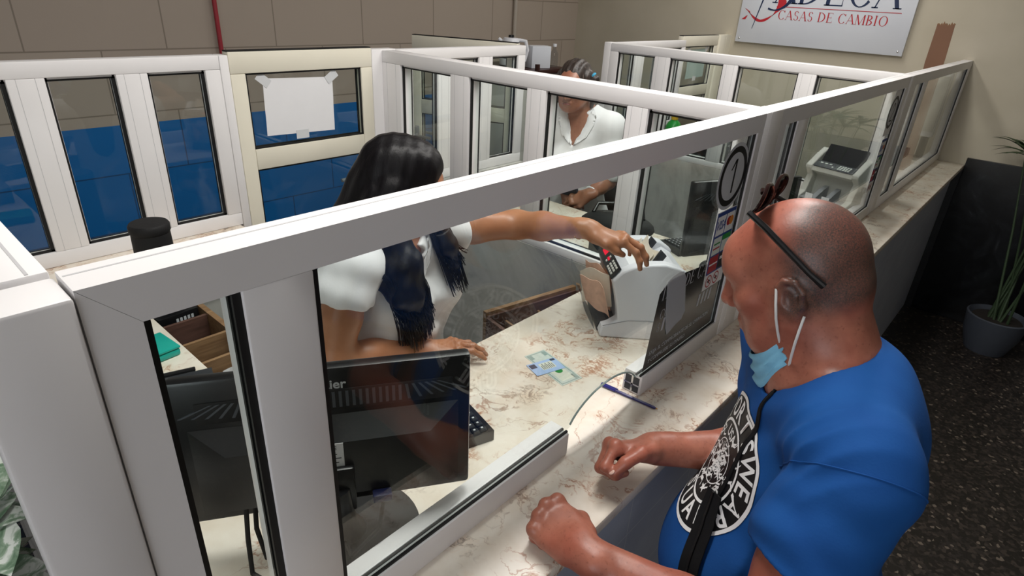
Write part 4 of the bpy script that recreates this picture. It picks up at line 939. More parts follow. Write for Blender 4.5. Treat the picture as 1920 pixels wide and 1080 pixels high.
for i in range(30):
    an = rng.uniform(0, 6.28) if i > 11 else rng.uniform(-1, 1); rr = rng.uniform(.02, .2); hh = rng.uniform(-.25, .24)
    tp_ = Vector((min(px+rr*math.cos(an), -.085), py+rr*1.5*math.sin(an), hh)); b0 = Vector((px+rng.uniform(-.08, .08), py+rng.uniform(-.08, .08), FL+.56))
    G().tube([b0, b0.lerp(tp_, .5)+Vector((0, 0, .04)), tp_], [.006, .005, .003], 6).build('stem', 'stem_green', t)
    g = G()
    for k in range(5):
        a2 = an+rng.uniform(-2.2, 2.2); el = rng.uniform(-.6, .5); q = tp_+Vector((math.cos(a2)*math.cos(el), math.sin(a2)*math.cos(el), math.sin(el)))*rng.uniform(.08, .15)
        q.x = min(q.x, -.052); leaf_blade(g, tp_, q, rng.uniform(.028, .048), .12, 6)
    g.build('leaf', 'variegated', t, angle=180)
# ================================================================ people: bodies grown as one smooth surface from blended limbs
def V3(*a): return np.array(a if len(a) > 1 else a[0], float)
def unit(v): v = np.asarray(v, float); return v/np.linalg.norm(v)
class Body:
    'signed distance of blended capsules and ellipsoids, meshed block by block'
    def __init__(s): s.p = []; s.disp = None
    def cap(s, a, b, ra, rb=None, k=.02, op='add', flat=None):
        a, b = V3(a), V3(b); rb = ra if rb is None else rb; ab = b-a; L2 = max(ab@ab, 1e-12)
        def f(P):
            q = P-a; t = np.clip(q@ab/L2, 0, 1); return np.linalg.norm(q-t[:, None]*ab, axis=1)-(ra+(rb-ra)*t)
        s.p.append((f, (a+b)/2, np.linalg.norm(ab)/2+max(ra, rb), k, op)); return s
    def chain(s, pts, rs, k=.02):
        for i in range(len(pts)-1): s.cap(pts[i], pts[i+1], rs[i], rs[i+1], k)
        return s
    def ell(s, c, r, ax=None, k=.02, op='add'):
        c, r = V3(c), V3(r); A = np.eye(3) if ax is None else np.array(ax, float)   # rows = axes
        def f(P):
            q = (P-c)@A.T; k0 = np.linalg.norm(q/r, axis=1); k1 = np.linalg.norm(q/(r*r), axis=1)+1e-9
            return k0*(k0-1)/k1
        s.p.append((f, c, max(r), k, op)); return s
    def half(s, c, n, k=.004, op='cut'):
        'cut away everything on the side n points to'
        c, n = V3(c), unit(n); s.p.append((lambda P: -((P-c)@n), c, 9, k, op)); return s
    def stub(s, c, n, R_, L=.3, k=.003):
        'remove a round plug of radius R_ that starts at c and runs along n'
        c, n = V3(c), unit(n)
        def f(P):
            q = P-c; a = q@n; return np.maximum(np.maximum(-a, a-L), np.linalg.norm(q-a[:, None]*n, axis=1)-R_)
        s.p.append((f, c, 9, k, 'sub')); return s
    def ev(s, P, prims=None):
        d = np.full(len(P), 1.0)
        for f, c, R_, k, op in (s.p if prims is None else prims):
            x = f(P)
            if op == 'add': h = np.maximum(k-np.abs(d-x), 0)/k; d = np.minimum(d, x)-h*h*k*.25
            elif op in ('cut', 'sub'):       # remove x
                y = -x; h = np.maximum(k-np.abs(d-y), 0)/k; d = np.maximum(d, y)+h*h*k*.25
        if s.disp is not None: d = d+s.disp(P)
        return d
    def mesh(s, h, lo, hi, B=12):
        lo, hi = V3(lo), V3(hi); n = np.ceil((hi-lo)/h/B).astype(int); keys, pos, quads = [], [], []
        N = n*B+2; st = np.array([N[1]*N[2], N[2], 1]); g = np.arange(B+1); G3 = np.stack(np.meshgrid(g, g, g, indexing='ij'), -1).reshape(-1, 3)
        rad = B*h*.87; m = B+1
        for bi in range(n[0]):
            for bj in range(n[1]):
                for bk in range(n[2]):
                    o = np.array([bi, bj, bk])*B; c = lo+(o+B/2)*h
                    near = [p for p in s.p if p[4] != 'add' or np.linalg.norm(c-p[1]) < p[2]+rad+p[3]+.05]
                    if not any(p[4] == 'add' for p in near): continue
                    if abs(s.ev(c[None], near)[0]) > rad*2.2+.04: continue
                    D = s.ev(lo+(o+G3)*h, near).reshape(m, m, m)
                    if D.min() > 0 or D.max() < 0: continue
                    # one vertex per cell that the surface crosses
                    corner = [D[a:a+B, b:b+B, e:e+B] for a in (0, 1) for b in (0, 1) for e in (0, 1)]
                    ins = sum((q < 0).astype(int) for q in corner); act = (ins > 0) & (ins < 8)
                    if not act.any(): continue
                    idx = np.argwhere(act); acc = np.zeros((len(idx), 3)); cnt = np.zeros(len(idx)); cv = np.stack([q[act] for q in corner], 1)
                    offs = [(a, b, e) for a in (0, 1) for b in (0, 1) for e in (0, 1)]
                    for i0 in range(8):
                        for i1 in range(i0+1, 8):
                            if sum(abs(u-v) for u, v in zip(offs[i0], offs[i1])) != 1: continue
                            a0, a1 = cv[:, i0], cv[:, i1]; x = (a0 < 0) != (a1 < 0); t = np.where(x, a0/(a0-a1+1e-20), 0)
                            pt = np.array(offs[i0])+t[:, None]*(np.array(offs[i1])-np.array(offs[i0])); acc += pt*x[:, None]; cnt += x
                    pos.append(lo+(o+idx+acc/cnt[:, None])*h); keys.append((o+idx)@st)
                    for ax in range(3):      # quads around crossed grid edges
                        sl0 = [slice(0, B)]*3; sl1 = [slice(0, B)]*3; sl1[ax] = slice(1, B+1)
                        a0, a1 = D[tuple(sl0)], D[tuple(sl1)]; x = np.argwhere((a0 < 0) != (a1 < 0))
                        if not len(x): continue
                        flip = a0[tuple(x.T)] < 0; u, v = [(1, 2), (2, 0), (0, 1)][ax]; eu = np.eye(3, dtype=int)[u]; ev_ = np.eye(3, dtype=int)[v]; b = o+x
                        q = np.stack([b@st, (b-eu)@st, (b-eu-ev_)@st, (b-ev_)@st], 1); q[~flip] = q[~flip][:, ::-1]; quads.append(q[:, ::-1] if False else q)
        keys = np.concatenate(keys); pos = np.concatenate(pos); quads = np.concatenate(quads)
        order = np.argsort(keys); ks = keys[order]; ix = np.searchsorted(ks, quads); ix[ix >= len(ks)] = 0
        ok = (ks[ix] == quads).all(1); return pos, order[ix[ok]]
def frame3(o, f, up=(0, 0, 1)):
    'head-like frame: x to the person\'s right side, y forward, z up'
    f = unit(f); r = unit(np.cross(f, V3(up))); u = np.cross(r, f); o = V3(o)
    return lambda x, y, z: o+r*x+f*y+u*z, np.array([r, f, u])
def head_on(b, o, f, s=1.0, nose=1.0, jaw=1.0, up=(0, 0, 1), age=0, ear=True):
    T, A = frame3(o, f, up); t = lambda x, y, z: T(x*s, y*s, z*s)
    e = lambda c, r, k=.012, op='add', ax=A: b.ell(t(*c), V3(r)*s, ax, k*s, op); c_ = lambda p, q, r0, r1, k=.01, op='add': b.cap(t(*p), t(*q), r0*s, r1*s, k*s, op)
    e((0, -.012, .035), (.076, .097, .082), .02); e((0, -.045, .010), (.066, .062, .066), .03); e((0, .030, -.030), (.062, .066, .085), .03)
    for x in (-1, 1):
        c_((x*.054*jaw, .000, -.055), (x*.020*jaw, .066, -.102), .022, .017, .03); c_((x*.058, -.002, -.02), (x*.054*jaw, .002, -.058), .020, .020, .03)
        e((x*.043, .062, -.024), (.024, .022, .022), .03); c_((x*.012, .086, .020), (x*.047, .070, .018), .0095, .008, .022)
    e((0, .076, -.106), (.020, .017, .015), .02); e((0, .076, .040), (.045, .020, .03), .04)
    c_((0, .094, .012), (0, .112*(.85+.15*nose), -.030), .0085, .0125*nose, .012)
    for x in (-1, 1): e((x*.0135*nose, .100, -.036), (.009*nose, .012, .008), .008); e((x*.006, .106, -.0445), (.0035, .006, .004), .004, 'sub')
    for x in (-1, 1): e((x*.032, .096, .000), (.016, .014, .011), .012, 'sub'); e((x*.032, .079, .000), (.0135, .0125, .0125), .003)
    for x in (-1, 1): c_((x*.019, .0905, .0062), (x*.046, .082, .0045), .0028, .0028, .004)   # upper lids
    e((0, .082, -.068), (.026, .018, .020), .015); c_((-.021, .093, -.064), (.021, .093, -.064), .0048, .0048, .006); c_((-.018, .092, -.076), (.018, .092, -.076), .0058, .0058, .006)
    c_((-.024, .100, -.0695), (.024, .100, -.0695), .0016, .0016, .004, 'sub')
    if ear:
        for x in (-1, 1):
            ea = np.array([unit(A[0]*x*.9-A[1]*.45), unit(A[1]*.9+A[0]*x*.45), A[2]])
            e((x*.080, -.014, -.020), (.0075, .019, .031), .006, 'add', ea); e((x*.0755, -.004, -.020), (.010, .012, .022), .01)
            rim = [(x*.082, .004, .002), (x*.088, -.008, .012), (x*.0925, -.024, .008), (x*.0925, -.031, -.010), (x*.088, -.026, -.030), (x*.082, -.012, -.046), (x*.078, -.004, -.048)]
            for i in range(6): c_(rim[i], rim[i+1], .0045 if i < 5 else .006, .0045 if i < 4 else .0065, .005)
            e((x*.090, -.008, -.018), (.006, .008, .014), .006, 'sub', ea); c_((x*.083, .006, -.022), (x*.081, .006, -.032), .005, .005, .005)
    if age:
        for x in (-1, 1): c_((x*.030, .094, -.044), (x*.036, .083, -.070), .003, .0025, .006, 'sub'); e((x*.038, .052, -.085), (.018, .020, .018), .04)
    return t, A
def hand_on(b, w, ef, en, et, sc=1.0, curl=((70, 90, 55),)*4, thumb=None, spread=1.0, fat=1.0, k=.006, wr=.024):
    'w: wrist; ef: towards the knuckles; en: out of the back of the hand; et: towards the thumb'
    ef = unit(ef); en = unit(V3(en)-ef*(V3(en)@ef)); e3 = np.cross(ef, en); et = e3 if e3@V3(et) > 0 else -e3
    P = lambda f, t, n: V3(w)+(ef*f+et*t+en*n)*sc
    mcp = [(.092, .032, -.002), (.097, .011, .003), (.092, -.011, .002), (.084, -.031, -.004)]; ln = [(.044, .026, .021), (.048, .030, .022), (.044, .027, .021), (.034, .020, .018)]
    r0 = [.0105*fat, .0108*fat, .0102*fat, .0090*fat]
    b.cap(P(-.03, 0, 0), P(.012, 0, 0), wr*sc, .024*sc*fat, .02)
    for i, (f, t, n) in enumerate(mcp):
        b.cap(P(.012, t*.55, -.004), P(f-.004, t, n-.006), .0155*sc*fat, .0125*sc*fat, .016)
        b.ell(P(f, t, n+.002), V3(.0128, .0128, .0128)*sc*fat, None, .005)
    b.cap(P(.02, .022, -.014), P(.055, .034, -.016), .017*sc*fat, .013*sc*fat, .014); b.cap(P(.02, -.022, -.012), P(.06, -.028, -.012), .015*sc*fat, .012*sc*fat, .012)
    tips = []
    for i, (f, t, n) in enumerate(mcp):
        p = P(f, t*(1+.08*(spread-1)), n-.001); an = 0; sp = math.radians((1.5-i)*5*spread)
        base = ef*math.cos(sp)+et*math.sin(sp)
        for j in range(3):
            an += math.radians(curl[i][j]); d = base*math.cos(an)-en*math.sin(an); q = p+d*ln[i][j]*sc; ra = r0[i]*(1, .93, .85)[j]*sc; rb = r0[i]*(.93, .85, .70)[j]*sc
            b.cap(p, q, ra, rb, .0035 if j else k); b.ell(p+en*0.0005, V3(1, 1, 1)*ra*1.01, None, .005); p = q
        tips.append((p, d))
    th = thumb or [(.022, .030, -.012), (.052, .050, -.022), (.080, .044, -.032), (.100, .026, -.038)]
    tp = [P(*q) for q in th]; b.chain(tp, [.0155*sc*fat, .0130*sc*fat, .0115*sc*fat, .0088*sc*fat], .006)
    return tips, tp, P
# ---------------------------------------------------------------- the customer
def man_parts():
    out = {}
    s_ = unit((.83, .56, 0)); fb = unit((-.56, .83, 0)); z = V3(0, 0, 1)
    N0 = V3(.872, -.385, .348); Hc = V3(.877, -.300, .480)
    LS = N0-s_*.185+V3(0, 0, -.060); RS = N0+s_*.185+V3(0, 0, -.060)
    LE = V3(.592, -.452, .022); LW = V3(.526, -.200, .051); RE = V3(1.02, -.335, .045); RW = V3(.815, -.160, .068)
    ax = np.array([s_, fb, z])
    def torso(b, g=0.0):
        b.ell((.885, -.408, .150), (.175+g, .118+g, .195+g), ax, .05); b.ell((.872, -.388, .090), (.145+g, .095+g, .14+g), ax, .06)
        b.ell((.846, -.396, -.080), (.190+g, .178+g, .170+g), ax, .07); b.ell((.88, -.44, -.20), (.185+g, .145+g, .14+g), ax, .06)
        b.cap(LS-s_*(-.02), RS-s_*.02, .060+g, .060+g, .05); b.cap(N0-s_*.02+V3(0, 0, .0), LS+V3(0, 0, .010), .052+g, .056+g, .05); b.cap(N0+s_*.02, RS+V3(0, 0, .010), .052+g, .056+g, .05)
        b.ell(N0+V3(.02, -.015, -.07)-fb*.03, (.15+g, .09+g, .10+g), ax, .05)
    b = Body(); torso(b)
    b.chain([LS, LS*.45+LE*.55, LE], [.054, .050, .042], .03); b.chain([LE, LE*.6+LW*.4, LW], [.044, .043, .030], .02)
    b.chain([RS, RS*.45+RE*.55, RE], [.054, .050, .042], .03); b.chain([RE, RE*.6+RW*.4, RW], [.044, .043, .030], .02)
    f = V3(-.10, .90, -.42); t, A = head_on(b, Hc, f, .995, 1.05, 1.06, up=(.02, .02, 1), age=1)
    b.chain([N0+V3(.01, -.012, -.04), N0*.5+t(0, -.035, -.05)*.5, t(0, -.032, -.03)], [.066, .061, .060], .04)
    b.cap(t(0, .03, -.085), N0+fb*.035+V3(0, 0, -.02), .036, .046, .04)          # throat
    b.cap(t(-.03, -.078, -.035), t(.03, -.078, -.035), .022, .022, .03)           # nape roll
    fist = ((72, 96, 60), (74, 98, 62), (76, 98, 62), (78, 96, 60))
    lt = hand_on(b, LW+V3(-.002, .010, .006), (.16, .97, .02), (-.34, .02, .94), (.95, -.2, .3), 1.0, fist, [(.02, .030, -.012), (.05, .044, -.026), (.078, .036, -.040), (.092, .012, -.046)], fat=1.06)
    rt = hand_on(b, RW+V3(-.004, .004, .006), (-.74, .66, .06), (.42, .55, .70), (-.5, -.6, .6), .98, ((58, 85, 50), (64, 90, 55), (68, 92, 58), (72, 92, 58)), [(.018, .030, -.008), (.048, .050, -.016), (.080, .050, -.034), (.100, .040, -.052)], fat=1.04)
    out['skin'] = b; out['head'] = (t, A); out['hands'] = (lt, rt)
    sh = Body(); g = .013; torso(sh, g)
    sl = lambda S, E, k: S+(E-S)*k
    sh.chain([LS+V3(0, 0, .002), sl(LS, LE, .35), sl(LS, LE, .66)], [.066, .074, .082], .04); sh.chain([RS+V3(0, 0, .002), sl(RS, RE, .42), sl(RS, RE, .74)], [.066, .072, .076], .04)
    sh.cap(sl(LS, LE, .50), sl(LS, LE, 1.0), .060, .060, .004, 'sub'); sh.stub(sl(LS, LE, .54), LE-LS, .105)
    nk = unit(t(0, -.03, -.03)-N0)
    sh.ell(N0+fb*.042+V3(0, 0, .038), (.086, .108, .062), np.array([s_, unit(fb-z*.42), unit(z+fb*.42)]), .006, 'sub')
    sh.ell(N0+fb*.02, (.066, .078, .10), ax, .006, 'sub')
    sh.half((.9, -.45, -.27), (0, 0, -1))
    def folds(P):
        q = P-LS; d1 = P-sl(LS, LE, .2); a = np.exp(-(np.linalg.norm(d1+fb*(-.05), axis=1)/.11)**2); u = P@unit(V3(.35, .15, .9)); v = P@s_
        w1 = np.sin(u*88+np.sin(v*20)*1.8)*.0055*a
        w2 = np.sin((P@unit((.2, .5, .85)))*46+np.sin(P[:, 0]*19)*1.2)*.0024
        c = np.exp(-(np.linalg.norm(P-(N0+fb*.10-s_*.06+V3(0, 0, -.07)), axis=1)/.08)**2); w3 = np.sin((P@unit((.75, .1, .65)))*100)*.004*c
        a4 = np.exp(-(np.linalg.norm(P-sl(LS, LE, .55), axis=1)/.10)**2); w4 = np.sin((P@unit(LE-LS))*92+np.sin(P@fb*34)*1.7)*.0045*a4
        fo = P@unit((-.826, -.558, -.08)); w = np.exp(-(np.linalg.norm(P-V3(.688, -.430, .320), axis=1)/.070)**2); w5 = (np.abs(np.sin(fo*100+np.sin(P[:, 2]*30)*.7))-.6)*.0075*w
        return w1*.5+w2+w3+w4+w5
    sh.disp = folds; out['shirt'] = sh
    tr = Body(); hip = V3(.90, -.46, -.24)
    tr.ell(hip+V3(0, 0, -.05), (.19, .15, .13), ax, .05)
    for sg, foot in ((-1, V3(.80, -.60, FL+.08)), (1, V3(1.06, -.50, FL+.08))):
        h_ = hip+s_*.095*sg+V3(0, 0, -.08); kn = h_*.5+foot*.5+fb*.035; tr.chain([h_, kn, foot], [.098, .070, .058], .05)
    tr.half((0, 0, -.225), (0, 0, 1)); tr.half((0, 0, FL+.055), (0, 0, -1)); out['trousers'] = tr
    sl_ = []
    for foot in (V3(.80, -.60, FL), V3(1.06, -.50, FL)):
        so = Body(); sl_.append(so); so.cap(foot+V3(0, 0, .045), foot+fb*.15+V3(0, 0, .034), .044, .036, .02); so.cap(foot+V3(0, 0, .05), foot+V3(0, 0, .10), .042, .042, .02)
    for so in sl_: so.half((0, 0, FL+.001), (0, 0, -1))
    out['shoes'] = sl_
    out['J'] = dict(N0=N0, LS=LS, RS=RS, LE=LE, LW=LW, RE=RE, RW=RW, s=s_, fb=fb, f=unit(f), Hc=Hc)
    return out
# ---------------------------------------------------------------- the teller
def teller_parts():
    out = {}; s_ = unit((-.97, -.20, 0)); fb = unit((.20, -.97, 0)); z = V3(0, 0, 1); ax = np.array([s_, fb, z])
    N0 = V3(.745, .590, .335); Hc = V3(.786, .582, .431); LS = V3(.885, .595, .292); RS = V3(.590, .528, .285)
    RE = V3(.535, .520, .080); RW = V3(.742, .468, .042); LE = V3(1.096, .477, .290); LW = V3(1.104, .253, .340)
    def torso(b, g=0.):
        b.ell((.770, .600, .175), (.150+g, .092+g, .17+g), ax, .05); b.ell((.768, .59, .03), (.142+g, .100+g, .15+g), ax, .06); b.ell((.745, .615, -.16), (.175+g, .125+g, .13+g), ax, .06)
        b.cap(LS+s_*.02, RS-s_*.02, .046+g, .046+g, .05); b.cap(N0, LS, .040+g, .044+g, .04); b.cap(N0, RS, .040+g, .044+g, .04)
        for x in (-1, 1): b.ell(V3(.782, .600, .150)+fb*.068+s_*.068*x, V3(.064, .058, .062)+g, ax, .035)
    b = Body(); torso(b)
    b.chain([RS, RS*.5+RE*.5, RE], [.046, .044, .039], .02); b.chain([RE, RE*.6+RW*.4, RW], [.041, .037, .024], .02)
    b.chain([LS, LS*.5+LE*.5, LE], [.046, .042, .037], .02); b.chain([LE, LE*.6+LW*.4, LW], [.038, .036, .023], .02)
    f = V3(.72, -.56, -.40); t, A = head_on(b, Hc, f, .90, .9, .92)
    b.chain([N0+V3(0, 0, -.03), t(0, -.03, -.04)], [.050, .048], .04)
    relaxed = ((10, 22, 14), (12, 24, 14), (14, 26, 14), (18, 28, 16)); over = ((24, 28, 18), (16, 30, 20), (18, 32, 20), (24, 34, 20))
    rt = hand_on(b, RW+V3(.01, -.006, .004), (.86, -.50, .02), (.05, .03, 1), (.3, .9, 0) if False else (-.3, -.85, .2), .86, relaxed, fat=.92)
    lt = hand_on(b, LW+V3(.004, -.006, 0), (.55, -.80, -.16), (.05, .05, 1), (-.8, -.5, 0), .93, over, [(.02, .028, -.010), (.05, .041, -.018), (.080, .036, -.030), (.102, .029, -.038)], fat=.92, wr=.021)
    out['skin'] = b; out['head'] = (t, A); out['hands'] = (lt, rt)
    sh = Body(); g = .010; torso(sh, g)
    for S, E, k in ((LS, LE, .34), (RS, RE, .27)):
        m = S+(E-S)*k; sh.cap(S+V3(0, 0, .004), m, .058, .062, .025); sh.ell(S*.5+m*.5+V3(0, 0, -.008), (.064, .064, .052), None, .03); sh.stub(m+(E-S)*.06, E-S, .078); sh.cap(m, S+(E-S)*(k+.6), .050, .050, .006, 'sub')
    sh.ell(N0+fb*.045+V3(0, 0, .03), (.052, .075, .09), np.array([s_, unit(fb-z*.5), unit(z+fb*.5)]), .008, 'sub'); sh.ell(N0+V3(0, 0, .03), (.056, .062, .06), ax, .006, 'sub')
    for k in range(5): sh.ell(N0+fb*(.085+.012*k)+V3(0, 0, -.05-.022*k), (.034-.006*k, .05, .02), ax, .006, 'sub')
    sh.half((0, 0, -.20), (0, 0, -1))
    c1, c2 = RS*.5+RE*.5, V3(.76, .5, .06)
    def folds(P):
        a = np.exp(-(np.linalg.norm(P-(RS*.6+RE*.4), axis=1)/.07)**2); an = np.arctan2((P-RS)@fb, (P-RS)@s_)
        w1 = np.sin(an*9+np.sin(P[:, 2]*60))*.0042*a
        w2 = np.exp(-(np.linalg.norm(P-c2, axis=1)/.13)**2)*np.sin((P@unit((.45, .1, .9)))*75+np.sin(P[:, 0]*26)*1.4)*.0062
        w3 = np.sin((P@unit((.8, .1, .5)))*48+np.sin(P[:, 2]*23)*1.5)*.0032
        return w1+w2+w3
    sh.disp = folds; out['blouse'] = sh
    low = Body(); hip = V3(.735, .64, -.21); low.ell(hip, (.175, .135, .12), ax, .05)
    for x in (-1, 1):
        h_ = hip+s_*.085*x+V3(0, 0, -.03); kn = h_+fb*.36+V3(0, 0, -.04); an = kn+V3(0, .04, -.40); low.chain([h_, kn], [.088, .066], .05); low.chain([kn, an], [.062, .042], .03)
    low.half((0, 0, -.155), (0, 0, 1)); out['trousers'] = low
    sl_ = []
    for x in (-1, 1):
        an = hip+s_*.085*x+V3(0, 0, -.03)+fb*.36+V3(0, .04, -.44); so = Body(); sl_.append(so); so.cap(an+V3(0, 0, -.04), an+fb*.14+V3(0, 0, -.055), .036, .028, .02); so.cap(an, an+V3(0, 0, .04), .038, .038, .02)
    out['shoes'] = sl_
    # hair: cap, back mass and two locks falling over the chest
    h = Body(); hd = lambda x, y, q: t(x, y, q)
    h.ell(hd(0, -.016, .042), V3(.090, .106, .088)*.93, A, .02); h.ell(hd(0, -.05, -.02), V3(.086, .070, .10)*.93, A, .03)
    h.chain([hd(-.062, -.03, -.03), V3(.690, .600, .34), V3(.675, .575, .25)], [.045, .048, .03], .03); h.chain([hd(0, -.07, -.03), V3(.70, .655, .33), V3(.69, .69, .17)], [.055, .06, .04], .03)
    l1 = [hd(.074, -.02, .0), V3(.690, .535, .335), V3(.700, .485, .27), V3(.718, .462, .20), V3(.735, .458, .135)]
    h.chain(l1, [.036, .038, .034, .022, .006], .02); h.chain([p+V3(.033, .004, .006) for p in l1[1:4]], [.032, .028, .012], .02); h.chain([hd(.07, -.05, -.03), V3(.655, .560, .335), V3(.662, .512, .275), V3(.690, .472, .205), V3(.712, .462, .165)], [.034, .036, .034, .024, .008], .02)
    l2 = [hd(-.074, -.02, -.01), V3(.845, .538, .345), V3(.862, .500, .28), V3(.880, .487, .225)]
    h.chain(l2, [.030, .032, .024, .007], .02)
    h.ell(hd(0, .022, .090), V3(.060, .05, .034)*.93, A, .03); h.ell(hd(-.012, .110, -.005), V3(.070, .062, .098)*.93, A, .012, 'sub')
    wv = lambda P: .0012*np.sin((P@A[0])*150+np.sin(P[:, 2]*22)*1.2)+.0008*np.sin((P@A[1])*230+P[:, 2]*40)
    h.disp = wv; out['hair'] = h; out['locks'] = (l1, l2)
    out['J'] = dict(N0=N0, LS=LS, RS=RS, LE=LE, LW=LW, RE=RE, RW=RW, s=s_, fb=fb, Hc=Hc)
    return out
# ---------------------------------------------------------------- the older woman
def elder_parts():
    out = {}; fb = unit((-.95, -.30, 0)); s_ = unit(np.cross(fb, (0, 0, 1))); z = V3(0, 0, 1); ax = np.array([s_, fb, z])
    D = V3(.020, -.022, .022); N0 = V3(2.295, 1.175, .350)+D; Hc = V3(2.216, 1.178, .478)+D; LS = N0-s_*.147+V3(0, 0, -.05); RS = N0+s_*.147+V3(0, 0, -.05)
    LE = LS+V3(-.03, -.035, -.245); LW = V3(2.145, .955, .050); RE = RS+V3(-.03, .03, -.24); RW = V3(2.165, 1.10, .035)
    def torso(b, g=0.):
        b.ell(V3(2.30, 1.175, .17)+D, (.135+g, .100+g, .18+g), ax, .05); b.ell(V3(2.275, 1.17, .0)+D, (.142+g, .130+g, .16+g), ax, .06); b.ell(V3(2.31, 1.18, -.16)+D, (.175+g, .14+g, .12+g), ax, .06)
        b.cap(LS+s_*.02, RS-s_*.02, .050+g, .050+g, .05); b.cap(N0, LS, .042+g, .046+g, .04); b.cap(N0, RS, .042+g, .046+g, .04)
        for x in (-1, 1): b.ell(V3(2.29, 1.175, .11)+D+fb*.080+s_*.062*x, V3(.064, .058, .062)+g, ax, .05)
    b = Body(); torso(b)
    for S, E, W_ in ((LS, LE, LW), (RS, RE, RW)): b.chain([S, E], [.046, .039], .02); b.chain([E, E*.6+W_*.4, W_], [.040, .036, .024], .02)
    f = V3(-.92, -.24, -.20); t, A = head_on(b, Hc, f, .86, 1.1, 1.05, age=1)
    b.chain([N0+V3(0, 0, -.03), t(0, -.03, -.04)], [.056, .054], .04)
    rl = ((35, 40, 25), (38, 42, 25), (40, 42, 25), (42, 42, 25))
    lt = hand_on(b, LW, (-.40, .85, -.30), (-.55, -.35, .75), (-.6, -.3, .5), .86, rl, fat=.95); rt = hand_on(b, RW, (-.30, -.80, -.25), (-.55, .3, .75), (-.6, .2, .5), .86, rl, fat=.95)
    out['skin'] = b; out['head'] = (t, A)
    sh = Body(); g = .011; torso(sh, g)
    for S, E in ((LS, LE), (RS, RE)):
        m = S+(E-S)*.85; sh.cap(S+V3(0, 0, .003), m, .060, .064, .03); sh.cap(S+(E-S)*.6, S+(E-S)*1.25, .049, .05, .005, 'sub')
    sh.ell(N0+V3(0, 0, .045), (.066, .072, .062), ax, .006, 'sub')
    for k in range(5): sh.ell(N0+fb*(.070+.010*k)+V3(0, 0, -.015-.026*k), (.056-.0095*k, .06, .024), ax, .008, 'sub')
    sh.half((0, 0, -.21), (0, 0, -1))
    sh.disp = lambda P: np.sin((P@unit((.3, .7, .6)))*60+np.sin(P[:, 2]*26)*1.5)*.0028; out['blouse'] = sh
    low = Body(); hip = V3(2.31, 1.18, -.20); low.ell(hip, (.18, .14, .12), ax, .05)
    for x in (-1, 1):
        h_ = hip+s_*.085*x+V3(0, 0, -.03); kn = h_+fb*.32+V3(0, 0, -.02); low.chain([h_, kn], [.092, .07], .05); low.chain([kn, kn+V3(.03, 0, -.42)], [.066, .046], .03)
    low.half((0, 0, -.15), (0, 0, 1)); out['skirt'] = low
    sl_ = []
    for x in (-1, 1):
        an = hip+s_*.085*x+V3(0, 0, -.05)+fb*.32+V3(.03, 0, -.44); so = Body(); sl_.append(so); so.cap(an+V3(0, 0, -.03), an+fb*.13+V3(0, 0, -.045), .036, .028, .02); so.cap(an, an+V3(0, 0, .04), .04, .04, .02)
    out['shoes'] = sl_
    h = Body(); h.ell(t(0, -.020, .042), V3(.083, .100, .083)*.88, A, .02); h.ell(t(0, -.055, .0), V3(.074, .06, .075)*.88, A, .03)
    for x in (-1, 1): h.cap(t(x*.066, .010, .045), t(x*.078, -.035, -.01), .02, .022, .02)
    p0 = t(-.078, -.03, .055); h.chain([p0, t(-.100, -.03, .030), t(-.103, -.025, -.04), t(-.095, -.015, -.11)], [.012, .019, .020, .009], .012)
    h.chain([t(.075, -.03, .0), t(.085, -.02, -.05), t(.08, -.01, -.075)], [.022, .022, .01], .015)
    h.ell(t(0, .092, -.03), V3(.058, .062, .080)*.88, A, .01, 'sub'); h.disp = lambda P: .0018*np.sin((P@A[0])*210+np.sin(P[:, 2]*30)*2)
    out['hair'] = h; out['tail'] = p0; out['J'] = dict(N0=N0, LS=LS, RS=RS, LE=LE, LW=LW, RE=RE, RW=RW, s=s_, fb=fb, Hc=Hc)
    return out
def grow(b, h):
    lo = np.min([c-r for f, c, r, k, op in b.p if op == 'add'], 0)-.03; hi = np.max([c+r for f, c, r, k, op in b.p if op == 'add'], 0)+.03
    return b.mesh(h, lo, hi)
def np_mesh(name, V, Q, mat, root, stub=None):
    me = bpy.data.meshes.new(name); loc = np.array(root_loc(root)); n = len(Q)
    me.vertices.add(len(V)); me.vertices.foreach_set('co', (V-loc).astype(np.float32).ravel())
    me.loops.add(n*4); me.loops.foreach_set('vertex_index', Q.astype(np.int32).ravel())
    me.polygons.add(n); me.polygons.foreach_set('loop_start', np.arange(0, n*4, 4, dtype=np.int32)); me.polygons.foreach_set('loop_total', np.full(n, 4, np.int32))
    me.update(calc_edges=True); me.validate()
    bm = bmesh.new(); bm.from_mesh(me); bmesh.ops.smooth_vert(bm, verts=bm.verts, factor=.35, use_axis_x=True, use_axis_y=True, use_axis_z=True)
    bmesh.ops.recalc_face_normals(bm, faces=bm.faces); bm.to_mesh(me); bm.free()
    if stub is not None and len(me.vertices) == len(stub):
        at = me.attributes.new('stubble', 'FLOAT', 'POINT'); at.data.foreach_set('value', stub.astype(np.float32))
    return link_mesh(name, me, mat, root, True, 180)
def bvh_of(V, Q): return BVHTree.FromPolygons([tuple(v) for v in V], [tuple(int(i) for i in q) for q in Q])
def drape(g, bvh, off, away):
    'lay every vertex of g on a surface, looking along -away'
    aw = Vector(away).normalized()
    for v in g.bm.verts:
        hit = bvh.ray_cast(v.co+aw*.3, -aw)
        if hit[0] is not None: v.co = hit[0]+(hit[1] if hit[1].dot(aw) > 0 else -hit[1])*off
def snap(bvh, p, off):
    q, n, i, d = bvh.find_nearest(Vector(p)); n = n if n.dot(Vector(p)-q) >= 0 or d < 1e-4 else n
    return q+n*off
